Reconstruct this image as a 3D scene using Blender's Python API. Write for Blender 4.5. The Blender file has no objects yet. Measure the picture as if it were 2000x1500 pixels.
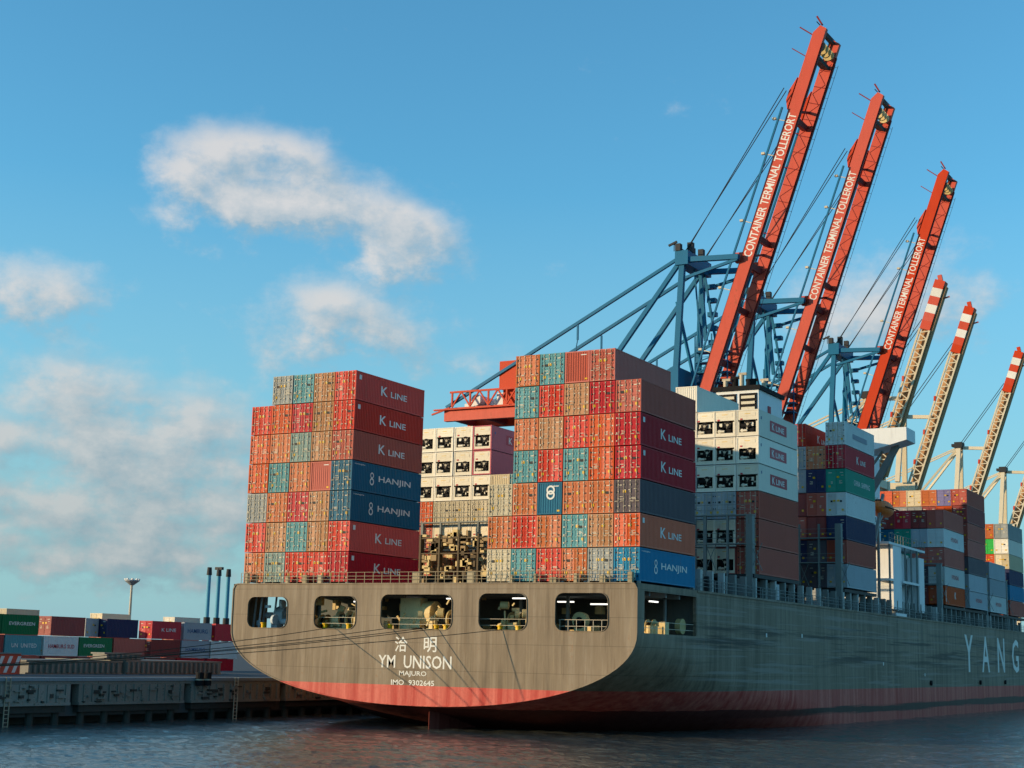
import bpy, bmesh, math, random
from math import sin, cos, pi, radians
from mathutils import Vector, Matrix, noise
from mathutils.geometry import tessellate_polygon
random.seed(7)
S = bpy.context.scene
COL = S.collection

# ------------------------------------------------------------------ camera
YAW, PIT, ROL = -0.514, 0.177, 0.024
fw = Vector((sin(YAW)*cos(PIT), cos(YAW)*cos(PIT), sin(PIT)))
r0 = Vector((cos(YAW), -sin(YAW), 0)); u0 = r0.cross(fw)
rt = r0*cos(ROL)+u0*sin(ROL); up = -r0*sin(ROL)+u0*cos(ROL)
cam = bpy.data.objects.new('camera', bpy.data.cameras.new('camera'))
COL.objects.link(cam)
M = Matrix((rt, up, -fw)).transposed().to_4x4(); M.translation = Vector((75.22, -118.285, 6.126))
cam.matrix_world = M
cam.data.sensor_width = 36; cam.data.lens = 53.676; cam.data.clip_start = 0.5; cam.data.clip_end = 20000
S.camera = cam

# ------------------------------------------------------------------ sun, sky, exposure
SUN_AZ, SUN_EL = radians(-129), radians(8.5)
sd = Vector((sin(SUN_AZ)*cos(SUN_EL), cos(SUN_AZ)*cos(SUN_EL), sin(SUN_EL)))
sl = bpy.data.lights.new('sun', 'SUN'); sl.energy = 3.2; sl.angle = radians(0.5); sl.color = (1.0, 0.73, 0.43)
so = bpy.data.objects.new('sun', sl); COL.objects.link(so)
so.rotation_euler = (-sd).to_track_quat('-Z', 'Y').to_euler(); so.location = (-200, -200, 200)
S.view_settings.view_transform = 'Standard'; S.view_settings.look = 'None'
S.view_settings.exposure = 0.75; S.view_settings.gamma = 1

W = bpy.data.worlds.new("World"); S.world = W; W.use_nodes = True
nt = W.node_tree; N = nt.nodes; Lk = nt.links
N.clear()

def nd(N, t, **k):
    n = N.new(t)
    for a, b in k.items(): setattr(n, a, b)
    return n
def mth(N, L, op, a, b=None, c=None, clamp=False):
    n = N.new('ShaderNodeMath'); n.operation = op; n.use_clamp = clamp
    for i, v in enumerate((a, b, c)):
        if v is None: continue
        if isinstance(v, (int, float)): n.inputs[i].default_value = v
        else: L.new(v, n.inputs[i])
    return n.outputs[0]
def mixc(N, L, f, a, b, mode='MIX'):
    n = N.new('ShaderNodeMix'); n.data_type = 'RGBA'; n.blend_type = mode
    for s, v in ((n.inputs[0], f), (n.inputs[6], a), (n.inputs[7], b)):
        if isinstance(v, (int, float)): s.default_value = v
        elif isinstance(v, (tuple, list)): s.default_value = (*v[:3], 1)
        else: L.new(v, s)
    return n.outputs[2]
def ramp(N, L, v, stops):
    n = N.new('ShaderNodeValToRGB'); e = n.color_ramp.elements
    while len(e) < len(stops): e.new(0.5)
    for i, (p, c) in enumerate(stops):
        e[i].position = p; e[i].color = (c, c, c, 1) if isinstance(c, (int, float)) else (*c, 1)
    L.new(v, n.inputs[0]); return n.outputs[0]
def nz(N, L, vec, scale, detail=4, rough=.55, lac=2.0):
    n = N.new('ShaderNodeTexNoise'); n.inputs['Scale'].default_value = scale
    n.inputs['Detail'].default_value = detail; n.inputs['Roughness'].default_value = rough
    if vec is not None: L.new(vec, n.inputs['Vector'])
    return n.outputs[0]
def mapping(N, L, vec, scale=(1, 1, 1), loc=(0, 0, 0)):
    n = N.new('ShaderNodeMapping'); n.inputs['Scale'].default_value = scale; n.inputs['Location'].default_value = loc
    L.new(vec, n.inputs['Vector']); return n.outputs[0]

sky = nd(N, 'ShaderNodeTexSky', sky_type='NISHITA', sun_disc=False)
sky.sun_elevation = SUN_EL; sky.sun_rotation = SUN_AZ; sky.altitude = 0
sky.air_density = 1.0; sky.dust_density = 0.5; sky.ozone_density = 2.5
tc = N.new('ShaderNodeTexCoord'); sep = N.new('ShaderNodeSeparateXYZ'); Lk.new(tc.outputs['Generated'], sep.inputs[0])
az = mth(N, Lk, 'ARCTAN2', sep.outputs[0], sep.outputs[1])
el = mth(N, Lk, 'ARCSINE', sep.outputs[2])
cv = N.new('ShaderNodeCombineXYZ'); Lk.new(az, cv.inputs[0]); Lk.new(el, cv.inputs[1])
# cloud banks: azimuth, elevation, half sizes (radians), weight
BL = [(-0.7279,0.313,0.0335,0.0184,0.9),(-0.6844,0.3198,0.0319,0.0184,1),(-0.6559,0.2989,0.0302,0.0221,1),(-0.685,0.287,.036,.018,.9),(-0.7065,0.2937,0.0402,0.0151,0.8),(-0.5966,0.2808,0.0268,0.0201,1),(-0.5786,0.2616,0.0319,0.0201,1),(-0.6079,0.2637,0.0168,0.0168,0.8),(-0.6386,0.2256,0.0201,0.0141,0.9),(-0.6142,0.2101,0.0302,0.0161,0.9),(-0.8408,0.2204,0.0369,0.0235,0.9),(-0.806,0.2172,0.0302,0.0168,0.7),(-0.8026,0.1723,0.0302,0.0127,0.85),(-0.8145,0.1262,0.0660,0.0302,1),(-0.7616,0.1296,0.060,0.0235,.85),(-0.7342,0.1017,0.0537,0.0215,0.8),(-0.7996,0.0858,0.0738,0.0228,.9),(-0.8095,0.0565,0.0704,0.0151,.9),(-0.7535,0.0556,0.0637,0.0140,0.8),(-0.7107,0.0865,0.0302,0.0201,0.9),(-0.5418,0.1893,0.0369,0.0134,0.55),(-0.7302,0.1412,0.0369,0.0184,0.7),(-0.2791,0.2265,0.0436,0.0235,0.7),(-0.2308,0.2281,0.0369,0.0235,0.7),(-0.299,0.2106,0.0302,0.0201,0.7),(-0.7451,0.2711,0.0302,0.0094,0.5),(-0.4595,0.384,0.0184,0.0094,0.45),(-0.3927,0.361,0.0268,0.0168,0.45),(-0.6442,0.4061,0.0268,0.0117,0.35),(-0.6642,0.1977,0.0268,0.0201,0.5),(-0.2298,0.2666,0.0302,0.0101,0.35),(-0.2658,0.08,0.1341,0.0201,0.6),(-0.6165,0.0308,0.2012,0.0151,0.5),(-0.78,0.10,0.13,0.05,.18),(-0.70,0.16,0.05,0.03,.4),(-0.60,0.21,0.08,0.02,.3),(-0.72,0.235,0.06,0.02,.3),(-0.36,0.25,0.12,0.03,.25)]
def dens(daz, dele):
    a2 = mth(N, Lk, 'ADD', az, daz); e2 = mth(N, Lk, 'ADD', el, dele)
    c2 = N.new('ShaderNodeCombineXYZ'); Lk.new(a2, c2.inputs[0]); Lk.new(e2, c2.inputs[1])
    m = mapping(N, Lk, c2.outputs[0], (1.0, 1.35, 1))
    n1 = nz(N, Lk, m, 30, 9, .62); n2 = nz(N, Lk, m, 9, 2, .5)
    # domain warp of blob coordinates
    wa = mth(N, Lk, 'MULTIPLY_ADD', mth(N, Lk, 'SUBTRACT', n2, .5), .05, a2)
    we = mth(N, Lk, 'MULTIPLY_ADD', mth(N, Lk, 'SUBTRACT', n1, .5), .022, e2)
    tot = None
    for (ba, be, ra, rb, w) in BL:
        x = mth(N, Lk, 'MULTIPLY', mth(N, Lk, 'SUBTRACT', wa, ba), 1/ra)
        y = mth(N, Lk, 'MULTIPLY', mth(N, Lk, 'SUBTRACT', we, be), 1/rb)
        r = mth(N, Lk, 'MULTIPLY_ADD', x, x, mth(N, Lk, 'MULTIPLY', y, y))
        g = mth(N, Lk, 'MULTIPLY', mth(N, Lk, 'POWER', 2.718, mth(N, Lk, 'MULTIPLY', r, -.62)), w*.78)
        tot = g if tot is None else mth(N, Lk, 'ADD', tot, g)
    n3 = nz(N, Lk, mapping(N, Lk, c2.outputs[0], (1.0, 2.6, 1), (3.1, 1.7, 0)), 13, 2, .5)
    gap = mth(N, Lk, 'MULTIPLY', ramp(N, Lk, n3, [(.36, .32), (.54, 0)]), ramp(N, Lk, e2, [(.15, 1), (.20, .1)]))
    tot = mth(N, Lk, 'SUBTRACT', mth(N, Lk, 'MINIMUM', tot, 1.15), gap)
    return mth(N, Lk, 'ADD', tot, mth(N, Lk, 'MULTIPLY', mth(N, Lk, 'SUBTRACT', n1, .5), 1.65)), n1
d0, nn = dens(0, 0)
d1, _ = dens(-.012, .012)
cov = N.new('ShaderNodeMapRange'); cov.interpolation_type = 'SMOOTHSTEP'
cov.inputs[1].default_value = .28; cov.inputs[2].default_value = 1.25; Lk.new(d0, cov.inputs[0])
lit = mth(N, Lk, 'MULTIPLY_ADD', mth(N, Lk, 'SUBTRACT', d0, d1), 1.2, .5, clamp=True)
elf = mth(N, Lk, 'MULTIPLY', el, 4.0, clamp=True)
cl_dark = mixc(N, Lk, elf, (.24, .35, .42), (.42, .54, .62))
cl_lit = mixc(N, Lk, elf, (.52, .55, .56), (.86, .82, .79))
ccol = mixc(N, Lk, lit, cl_dark, cl_lit)
# sky colour: physical sky, shifted towards the cyan of the photograph's white balance
skc = mixc(N, Lk, 1.0, sky.outputs[0], (0.73, 1.40, 1.50), 'MULTIPLY')
skc = mixc(N, Lk, ramp(N, Lk, el, [(0, .92), (.10, .6), (.30, .0)]), skc, (1.55, 2.65, 3.15))
b1 = N.new('ShaderNodeBackground'); b1.inputs[1].default_value = 0.115; Lk.new(skc, b1.inputs[0])
b2 = N.new('ShaderNodeBackground'); b2.inputs[1].default_value = 0.52; Lk.new(ccol, b2.inputs[0])
ms = N.new('ShaderNodeMixShader'); wo = N.new('ShaderNodeOutputWorld')
Lk.new(mth(N, Lk, 'MULTIPLY', cov.outputs[0], .85), ms.inputs[0]); Lk.new(b1.outputs[0], ms.inputs[1]); Lk.new(b2.outputs[0], ms.inputs[2]); Lk.new(ms.outputs[0], wo.inputs[0])

# ------------------------------------------------------------------ materials
MATS = {}
def paint(name, col, rough=.5, wear=.5, rust=(.16, .07, .035), streak=.5, scale=1.0, metal=0, rnd=.16, rustamt=.35):
    if name in MATS: return MATS[name]
    m = bpy.data.materials.new(name); m.use_nodes = True; t = m.node_tree; n = t.nodes; l = t.links
    b = n['Principled BSDF']; b.inputs['Roughness'].default_value = rough; b.inputs['Metallic'].default_value = metal; b.inputs['Specular IOR Level'].default_value = .5 if rough < .3 else .22
    tcn = n.new('ShaderNodeTexCoord'); oi = n.new('ShaderNodeObjectInfo')
    off = n.new('ShaderNodeVectorMath'); off.operation = 'MULTIPLY_ADD'; l.new(oi.outputs['Random'], off.inputs[0])
    off.inputs[1].default_value = (37, 53, 19); l.new(tcn.outputs['Object'], off.inputs[2])
    v = off.outputs[0]
    big = nz(n, l, v, .35*scale, 3, .6)
    st = nz(n, l, mapping(n, l, v, (3.2*scale, 3.2*scale, .35*scale)), 1.0, 5, .6)
    fine = nz(n, l, v, 7*scale, 4, .7)
    c = mixc(n, l, mth(n, l, 'MULTIPLY', ramp(n, l, big, [(.35, 0), (.7, 1)]), .30*wear), col, [x*.55 for x in col])
    c = mixc(n, l, mth(n, l, 'MULTIPLY', ramp(n, l, st, [(.5, 0), (.75, 1)]), .45*streak), c, [min(1, x*1.22+.010) for x in col])
    c = mixc(n, l, mth(n, l, 'MULTIPLY', ramp(n, l, st, [(.25, 1), (.46, 0)]), .45*streak), c, [x*.5 for x in col])
    rr = mth(n, l, 'MULTIPLY', ramp(n, l, mth(n, l, 'ADD', mth(n, l, 'MULTIPLY', fine, .5), mth(n, l, 'MULTIPLY', st, .5)), [(.56, 0), (.64, 1)]), rustamt*wear*2, clamp=True)
    c = mixc(n, l, rr, c, rust)
    br = mth(n, l, 'MULTIPLY_ADD', oi.outputs['Random'], rnd*2, 1-rnd)
    hs = n.new('ShaderNodeHueSaturation'); l.new(c, hs.inputs['Color']); l.new(br, hs.inputs['Value'])
    l.new(mth(n, l, 'MULTIPLY_ADD', oi.outputs['Random'], -.16, 1.14), hs.inputs['Saturation'])
    l.new(hs.outputs[0], b.inputs['Base Color'])
    l.new(mth(n, l, 'MULTIPLY_ADD', fine, .3, rough-.12), b.inputs['Roughness'])
    bp = n.new('ShaderNodeBump'); bp.inputs['Strength'].default_value = .25; bp.inputs['Distance'].default_value = .02
    l.new(fine, bp.inputs['Height']); l.new(bp.outputs[0], b.inputs['Normal'])
    MATS[name] = m; return m
def emis(name, col, s):
    m = bpy.data.materials.new(name); m.use_nodes = True; b = m.node_tree.nodes['Principled BSDF']
    b.inputs['Emission Color'].default_value = (*col, 1); b.inputs['Emission Strength'].default_value = s; return m
P = {
 'red': (.60, .068, .052), 'redorange': (.62, .125, .058), 'crimson': (.50, .045, .058), 'orange': (.56, .185, .090), 'tan': (.46, .235, .125),
 'brown': (.47, .125, .095), 'maroonbrown': (.27, .06, .055), 'teal': (.10, .30, .33), 'greygreen': (.20, .30, .28), 'grey': (.30, .32, .31),
 'blue': (.004, .115, .20), 'brightblue': (.008, .22, .40), 'slate': (.105, .085, .10), 'beige': (.52, .46, .33), 'whitegrey': (.60, .62, .60),
 'green': (.03, .28, .20), 'darkgreen': (.01, .16, .06), 'brightgreen': (.08, .50, .12), 'navy': (.035, .04, .10), 'mauve': (.50, .12, .15), 'lightgrey': (.38, .42, .45),
 'white': (.74, .70, .60), 'violet': (.22, .20, .36), 'cream': (.66, .56, .38)}
CN = {'redorange': 'orange-red', 'crimson': 'crimson', 'tan': 'tan', 'maroonbrown': 'dark maroon', 'teal': 'blue-green', 'greygreen': 'grey-green',
      'brightblue': 'bright blue', 'slate': 'slate blue', 'whitegrey': 'pale grey', 'darkgreen': 'dark green', 'brightgreen': 'bright green', 'navy': 'navy', 'lightgrey': 'light grey'}
for k, c in P.items(): paint('paint_'+k, c, .55, wear=.6 if k not in ('white', 'cream') else .3)
def pm(k): return MATS['paint_'+k]
mSteel = paint('galvanised', (.46, .40, .30), .5, .5, rnd=.2)
mDark = paint('dark_steel', (.03, .032, .035), .6, .3)
mBlack = paint('black_void', (.008, .008, .009), .8, .2)
mWhite = paint('white_marking', (.72, .72, .68), .5, .6, rustamt=.2, rnd=.06, scale=2)
mSticker = paint('faded_sticker', (.62, .56, .44), .6, .5, rnd=.2)
mYellow = paint('yellow_marking', (.75, .45, .04), .5, .2)
mRedMark = paint('red_marking', (.42, .04, .06), .5, .2)
mBlueMark = paint('blue_marking', (.04, .10, .22), .5, .2)
mDeck = paint('deck_paint', (.12, .13, .12), .7, .6)
mReefer = paint('reefer_white', (.76, .70, .56), .5, .5, rustamt=.25, rnd=.10)
mShipWhite = paint('ship_white', (.72, .74, .74), .5, .35, rustamt=.15, rnd=.04)
mShipPost = paint('ship_grey_steel', (.20, .22, .21), .6, .6)
mRail = paint('dull_rail_paint', (.36, .31, .21), .6, .6)
mBeigeGear = paint('beige_machinery', (.66, .52, .27), .5, .5)
mCraneRed = paint('crane_red', (.57, .095, .060), .5, .7, rustamt=.3, rnd=.05, streak=.6, scale=.5)
mCraneRedD = paint('crane_dark_red', (.20, .03, .03), .6, .5)
mCraneBlue = paint('crane_blue', (.003, .125, .25), .5, .4, rustamt=.1, rnd=.05, streak=.3)
mCraneCream = paint('crane_cream', (.62, .55, .41), .5, .4, rustamt=.2, rnd=.05)
mCraneRust = paint('crane_weathered', (.42, .24, .12), .6, .6)
mPostLight = paint('ship_light_steel', (.42, .44, .42), .6, .6)
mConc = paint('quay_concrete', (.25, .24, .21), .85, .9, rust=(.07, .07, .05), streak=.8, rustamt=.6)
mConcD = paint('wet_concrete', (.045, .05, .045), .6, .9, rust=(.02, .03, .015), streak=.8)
mHatch = paint('hatch_grey', (.24, .225, .19), .7, .7, streak=.7)
mGround = paint('yard_asphalt', (.09, .09, .09), .9, .5, scale=.1)
mRope = paint('rope', (.05, .045, .035), .9, .3)
mClutter = paint('gear_light_blue', (.55, .62, .66), .5, .4)
mLamp = emis('lamp_tube', (1, .95, .85), 1.0)
mGlass = paint('dark_glass', (.02, .025, .03), .12, .1, rustamt=0)

def hullmat():
    m = bpy.data.materials.new('hull_paint'); m.use_nodes = True; t = m.node_tree; n = t.nodes; l = t.links
    b = n['Principled BSDF']; tcn = n.new('ShaderNodeTexCoord'); v = tcn.outputs['Object']
    sp = n.new('ShaderNodeSeparateXYZ'); l.new(v, sp.inputs[0]); z = sp.outputs[2]
    big = nz(n, l, v, .08, 4, .6); st = nz(n, l, mapping(n, l, v, (1.1, 1.1, .07)), 1, 6, .65); hz = nz(n, l, mapping(n, l, v, (.5, .035, 1.6)), 1, 6, .68)
    fine = nz(n, l, v, 3, 6, .7)
    st2 = nz(n, l, mapping(n, l, v, (4.5, 4.5, .16), (9, 4, 2)), 1, 4, .6)
    g = mixc(n, l, ramp(n, l, big, [(.3, 0), (.7, 1)]), (.168, .128, .086), (.238, .185, .128))
    g = mixc(n, l, mth(n, l, 'MULTIPLY', ramp(n, l, st, [(.50, 0), (.72, 1)]), .55), g, (.36, .31, .24))
    g = mixc(n, l, mth(n, l, 'MULTIPLY', ramp(n, l, st, [(.28, 1), (.47, 0)]), .6), g, (.050, .038, .028))
    g = mixc(n, l, mth(n, l, 'MULTIPLY', ramp(n, l, st2, [(.58, 0), (.70, 1)]), .32), g, (.36, .29, .18))
    g = mixc(n, l, mth(n, l, 'MULTIPLY', ramp(n, l, st2, [(.30, 1), (.40, 0)]), .4), g, (.10, .06, .03))
    # scuff band of fender marks on the flat sides
    band = mth(n, l, 'MULTIPLY', ramp(n, l, hz, [(.50, 0), (.60, 1)]), ramp(n, l, mth(n, l, 'MULTIPLY', z, 1/14), [(.35, 0), (.5, 1), (.72, 1), (.82, 0)]))
    ys = ramp(n, l, mth(n, l, 'MULTIPLY', sp.outputs[1], .02), [(.1, 0), (.3, 1)])
    band = mth(n, l, 'MULTIPLY', band, ys)
    g = mixc(n, l, mth(n, l, 'MULTIPLY', band, .85), g, (.040, .036, .032))
    hz2 = ramp(n, l, nz(n, l, mapping(n, l, v, (.5, .05, 2.6), (3, 7, 1)), 1, 5, .6), [(.55, 0), (.62, 1)])
    g = mixc(n, l, mth(n, l, 'MULTIPLY', mth(n, l, 'MULTIPLY', hz2, ys), .5), g, (.30, .27, .24))
    # plate seams
    seam = n.new('ShaderNodeTexBrick'); seam.inputs['Scale'].default_value = 1; seam.inputs['Mortar Size'].default_value = .018
    seam.inputs['Brick Width'].default_value = 9.0; seam.inputs['Row Height'].default_value = 2.4; seam.inputs['Color1'].default_value = (0, 0, 0, 1); seam.inputs['Color2'].default_value = (0, 0, 0, 1); seam.inputs['Mortar'].default_value = (1, 1, 1, 1)
    cb = n.new('ShaderNodeCombineXYZ'); l.new(mth(n, l, 'ADD', sp.outputs[0], sp.outputs[1]), cb.inputs[0]); l.new(z, cb.inputs[1]); l.new(cb.outputs[0], seam.inputs['Vector'])
    g = mixc(n, l, mth(n, l, 'MULTIPLY', seam.outputs[0], .6), g, (.045, .04, .03))
    rust = mth(n, l, 'MULTIPLY', ramp(n, l, mth(n, l, 'ADD', mth(n, l, 'MULTIPLY', fine, .45), mth(n, l, 'MULTIPLY', st, .55)), [(.57, 0), (.66, 1)]), .55)
    g = mixc(n, l, rust, g, (.24, .12, .05))
    red = mixc(n, l, ramp(n, l, st, [(.35, 0), (.7, 1)]), (.42, .045, .034), (.66, .18, .135))
    red = mixc(n, l, mth(n, l, 'MULTIPLY', ramp(n, l, fine, [(.45, 0), (.7, 1)]), .3), red, (.26, .05, .045))
    zz = mth(n, l, 'ADD', z, mth(n, l, 'MULTIPLY', mth(n, l, 'SUBTRACT', hz, .5), 1.6))
    blk = mth(n, l, 'MULTIPLY', ramp(n, l, mth(n, l, 'MULTIPLY', zz, .2), [(.12, 0), (.16, 1), (.30, 1), (.33, 0)]), ramp(n, l, mth(n, l, 'MULTIPLY', sp.outputs[1], .01), [(.2, 0), (.45, 1)]))
    red = mixc(n, l, mth(n, l, 'MULTIPLY', blk, .92), red, (.02, .028, .022))
    under_shade = mth(n, l, 'LESS_THAN', mth(n, l, 'ADD', z, mth(n, l, 'MULTIPLY', mth(n, l, 'SUBTRACT', hz, .5), .5)), 1.58)  # shade under the stern counter, painted as darkening of the low red
    red = mixc(n, l, mth(n, l, 'MULTIPLY', mth(n, l, 'MULTIPLY', under_shade, ramp(n, l, mth(n, l, 'MULTIPLY', sp.outputs[1], .01), [(.25, 1), (.5, .15)])), .8), red, (.040, .012, .011))
    isred = mth(n, l, 'LESS_THAN', z, 3.42)
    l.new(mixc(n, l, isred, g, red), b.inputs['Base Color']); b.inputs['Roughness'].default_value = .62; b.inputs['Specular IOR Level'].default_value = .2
    bp = n.new('ShaderNodeBump'); bp.inputs['Strength'].default_value = .8; bp.inputs['Distance'].default_value = .09
    dent = nz(n, l, mapping(n, l, v, (.5, .45, .4)), 1, 3, .5)
    l.new(mth(n, l, 'ADD', dent, mth(n, l, 'MULTIPLY', fine, .15)), bp.inputs['Height']); l.new(bp.outputs[0], b.inputs['Normal'])
    return m
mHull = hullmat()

def watermat():
    m = bpy.data.materials.new('harbour_water'); m.use_nodes = True; t = m.node_tree; n = t.nodes; l = t.links
    b = n['Principled BSDF']; b.inputs['Base Color'].default_value = (.080, .088, .080, 1); b.inputs['Roughness'].default_value = .10; b.inputs['IOR'].default_value = 1.33
    tcn = n.new('ShaderNodeTexCoord'); v = tcn.outputs['Object']
    a = nz(n, l, v, 1.6, 5, .6); c = nz(n, l, mapping(n, l, v, (1, 1, 1)), 5.5, 3, .6); d = nz(n, l, v, .16, 3, .5)
    h = mth(n, l, 'ADD', mth(n, l, 'MULTIPLY', a, .10), mth(n, l, 'ADD', mth(n, l, 'MULTIPLY', c, .035), mth(n, l, 'MULTIPLY', d, .1)))
    bp = n.new('ShaderNodeBump'); bp.inputs['Strength'].default_value = 1.0; bp.inputs['Distance'].default_value = 1.0
    l.new(h, bp.inputs['Height']); l.new(bp.outputs[0], b.inputs['Normal'])
    return m
mWater = watermat()

# ------------------------------------------------------------------ mesh helpers
class MB:
    def __init__(s): s.v = []; s.f = []; s.m = []; s.g = []
    def add(s, vs, fs, mi=0):
        o = len(s.v); s.g.append((o, len(s.f))); s.v += [tuple(p) for p in vs]; s.f += [tuple(i+o for i in f) for f in fs]; s.m += [mi]*len(fs); return s
    def box(s, x0, x1, y0, y1, z0, z1, mi=0):
        return s.add([(x, y, z) for x in (x0, x1) for y in (y0, y1) for z in (z0, z1)],
              [(0, 1, 3, 2), (4, 6, 7, 5), (0, 4, 5, 1), (2, 3, 7, 6), (0, 2, 6, 4), (1, 5, 7, 3)], mi)
    def bar(s, a, b, w, h=None, mi=0, upv=(0, 0, 1)):
        h = h or w; a = Vector(a); b = Vector(b); d = (b-a).normalized(); u = Vector(upv)
        if abs(d.dot(u)) > .98: u = Vector((0, 1, 0))
        x = d.cross(u).normalized(); y = x.cross(d).normalized(); vs = []
        for p in (a, b):
            for sx, sy in ((-1, -1), (1, -1), (1, 1), (-1, 1)): vs.append(p+x*sx*w/2+y*sy*h/2)
        return s.add(vs, [(3, 2, 1, 0), (4, 5, 6, 7), (0, 1, 5, 4), (1, 2, 6, 5), (2, 3, 7, 6), (3, 0, 4, 7)], mi)
    def cyl(s, a, b, r, r2=None, k=10, mi=0):
        r2 = r if r2 is None else r2
        a = Vector(a); b = Vector(b); d = (b-a).normalized(); u = Vector((0, 0, 1)) if abs(d.z) < .95 else Vector((0, 1, 0))
        x = d.cross(u).normalized(); y = x.cross(d); vs = []
        for p, q in ((a, r), (b, r2)):
            for i in range(k): vs.append(p+(x*cos(2*pi*i/k)+y*sin(2*pi*i/k))*q)
        fs = [(i, (i+1) % k, k+(i+1) % k, k+i) for i in range(k)]+[tuple(range(k-1, -1, -1)), tuple(range(k, 2*k))]
        return s.add(vs, fs, mi)
    def mesh(s, name, mats):
        me = bpy.data.meshes.new(name); me.from_pydata(s.v, [], s.f)
        for m in mats: me.materials.append(m)
        if len(mats) > 1: me.polygons.foreach_set('material_index', s.m)
        me.validate(); me.update(); return me
def link(name, me, parent=None, loc=(0, 0, 0), mat0=None, **kw):
    o = bpy.data.objects.new(name, me); COL.objects.link(o); o.parent = parent; o.location = loc
    if mat0: o.material_slots[0].link = 'OBJECT'; o.material_slots[0].material = mat0
    for k, v in kw.items(): o[k] = v
    return o
def thing(name, loc, label, cat, group=None, rz=0):
    o = bpy.data.objects.new(name, None); COL.objects.link(o); o.location = loc; o.rotation_euler.z = rz
    o.empty_display_size = .5; o['label'] = label; o['category'] = cat
    if group: o['group'] = group
    return o
def part(name, mb, mats, parent, loc=(0, 0, 0), **kw):
    if not isinstance(mats, (list, tuple)): mats = [mats]
    return link(name, mb.mesh(name, mats), parent, loc, **kw)
def each(name, mb, mats, parent, loc=(0, 0, 0), **kw):
    g = mb.g+[(len(mb.v), len(mb.f))]; out = []
    for (v0, f0), (v1, f1) in zip(g, g[1:]):
        q = MB(); q.v = mb.v[v0:v1]; q.f = [tuple(i-v0 for i in f) for f in mb.f[f0:f1]]
        q.m = [0]*len(q.f); ml = mats[mb.m[f0]] if isinstance(mats, (list, tuple)) else mats
        out.append(part(name, q, ml, parent, loc, **kw))
    return out
TXT = {}
def text_mesh(s, width, height, mat, squash=True):
    key = (s, width, height, mat.name)
    if key in TXT: return TXT[key]
    cu = bpy.data.curves.new('t', 'FONT'); cu.body = s; cu.align_x = 'CENTER'; cu.align_y = 'CENTER'; cu.size = 1; cu.offset = .012; cu.resolution_u = 2
    o = bpy.data.objects.new('t', cu); COL.objects.link(o)
    dg = bpy.context.evaluated_depsgraph_get(); me = bpy.data.meshes.new_from_object(o.evaluated_get(dg))
    bpy.data.objects.remove(o); bpy.data.curves.remove(cu)
    xs = [v.co.x for v in me.vertices]; ys = [v.co.y for v in me.vertices]
    w = max(xs)-min(xs); h = max(ys)-min(ys); cx = (max(xs)+min(xs))/2; cy = (max(ys)+min(ys))/2
    for v in me.vertices: v.co.x = (v.co.x-cx)/w*width; v.co.y = (v.co.y-cy)/h*height
    me.materials.clear(); me.materials.append(mat); me.name = 'lettering'; TXT[key] = me; return me
STAR = Matrix(((0, 0, 1), (1, 0, 0), (0, 1, 0)))      # text x -> +Y, y -> +Z, facing +X
AFT = Matrix(((1, 0, 0), (0, 0, -1), (0, 1, 0)))      # text x -> +X, y -> +Z, facing -Y
def letter(s, w, h, mat, parent, loc, R, name='lettering', **kw):
    o = link(name, text_mesh(s, w, h, mat), parent, **kw); m = R.to_4x4(); m.translation = Vector(loc); o.matrix_basis = m; return o
def ring_mesh(ro, ri, k, mat):
    mb = MB(); vs = []; 
    for i in range(k):
        a = 2*pi*i/k; vs += [(ro*cos(a), ro*sin(a), 0), (ri*cos(a), ri*sin(a), 0)]
    mb.add(vs, [(2*i, 2*((i+1) % k), 2*((i+1) % k)+1, 2*i+1) for i in range(k)]); return mb.mesh('emblem', [mat])

# ------------------------------------------------------------------ water, ground, quay
WZ = -0.5
def build_water():
    cx, cy = 75.2, -118.3; vs = [(cx, cy, WZ)]; fs = []
    a0, a1 = radians(90)-YAW-.42, radians(90)-YAW+.42; nf, nc = 420, 70
    ang = [a0+(a1-a0)*i/nf for i in range(nf)]+[a1+(2*pi-(a1-a0))*i/nc for i in range(nc)]; na = len(ang)
    rad = [8*1.11**i for i in range(21)]; r = rad[-1]
    while r < 330: r += .24+max(0, r-80)*.0055; rad.append(r)
    while r < 12000: r *= 1.06; rad.append(r)
    nn_ = noise.noise
    for r in rad:
        f = min(1, max(0, (330-r)/160)) if 60 < r < 330 else 0
        for i, a in enumerate(ang):
            x = cx+r*cos(a); y = cy+r*sin(a); z = WZ
            if f > 0 and i < nf:
                z += f*(.11*nn_((x*.22+y*.1, y*.34, 0))+.10*nn_((x*.62-y*.2, y*.8, 3))+.06*(1-2*abs(nn_((x*1.25+y*.3, y*1.5, 9)))))
            vs.append((x, y, z))
    nr = len(rad)
    for i in range(na): fs.append((0, 1+i, 1+(i+1) % na))
    for j in range(nr-1):
        for i in range(na):
            a = 1+j*na+i; b = 1+j*na+(i+1) % na; fs.append((a, a+na, b+na, b))
    me = bpy.data.meshes.new('water'); me.from_pydata(vs, [], fs); me.materials.append(mWater); me.polygons.foreach_set('use_smooth', [True]*len(fs))
    link('water', me, kind='structure')
build_water()
QX = -23.5; QZ = 3.4
part('ground', MB().box(-3000, -60, -900, 5000, 1.0, 2.35), mGround, None, kind='structure')
part('quay_apron', MB().box(-60, QX-.9, -600, 2500, 0.2, QZ), mGround, None, kind='structure')

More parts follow.
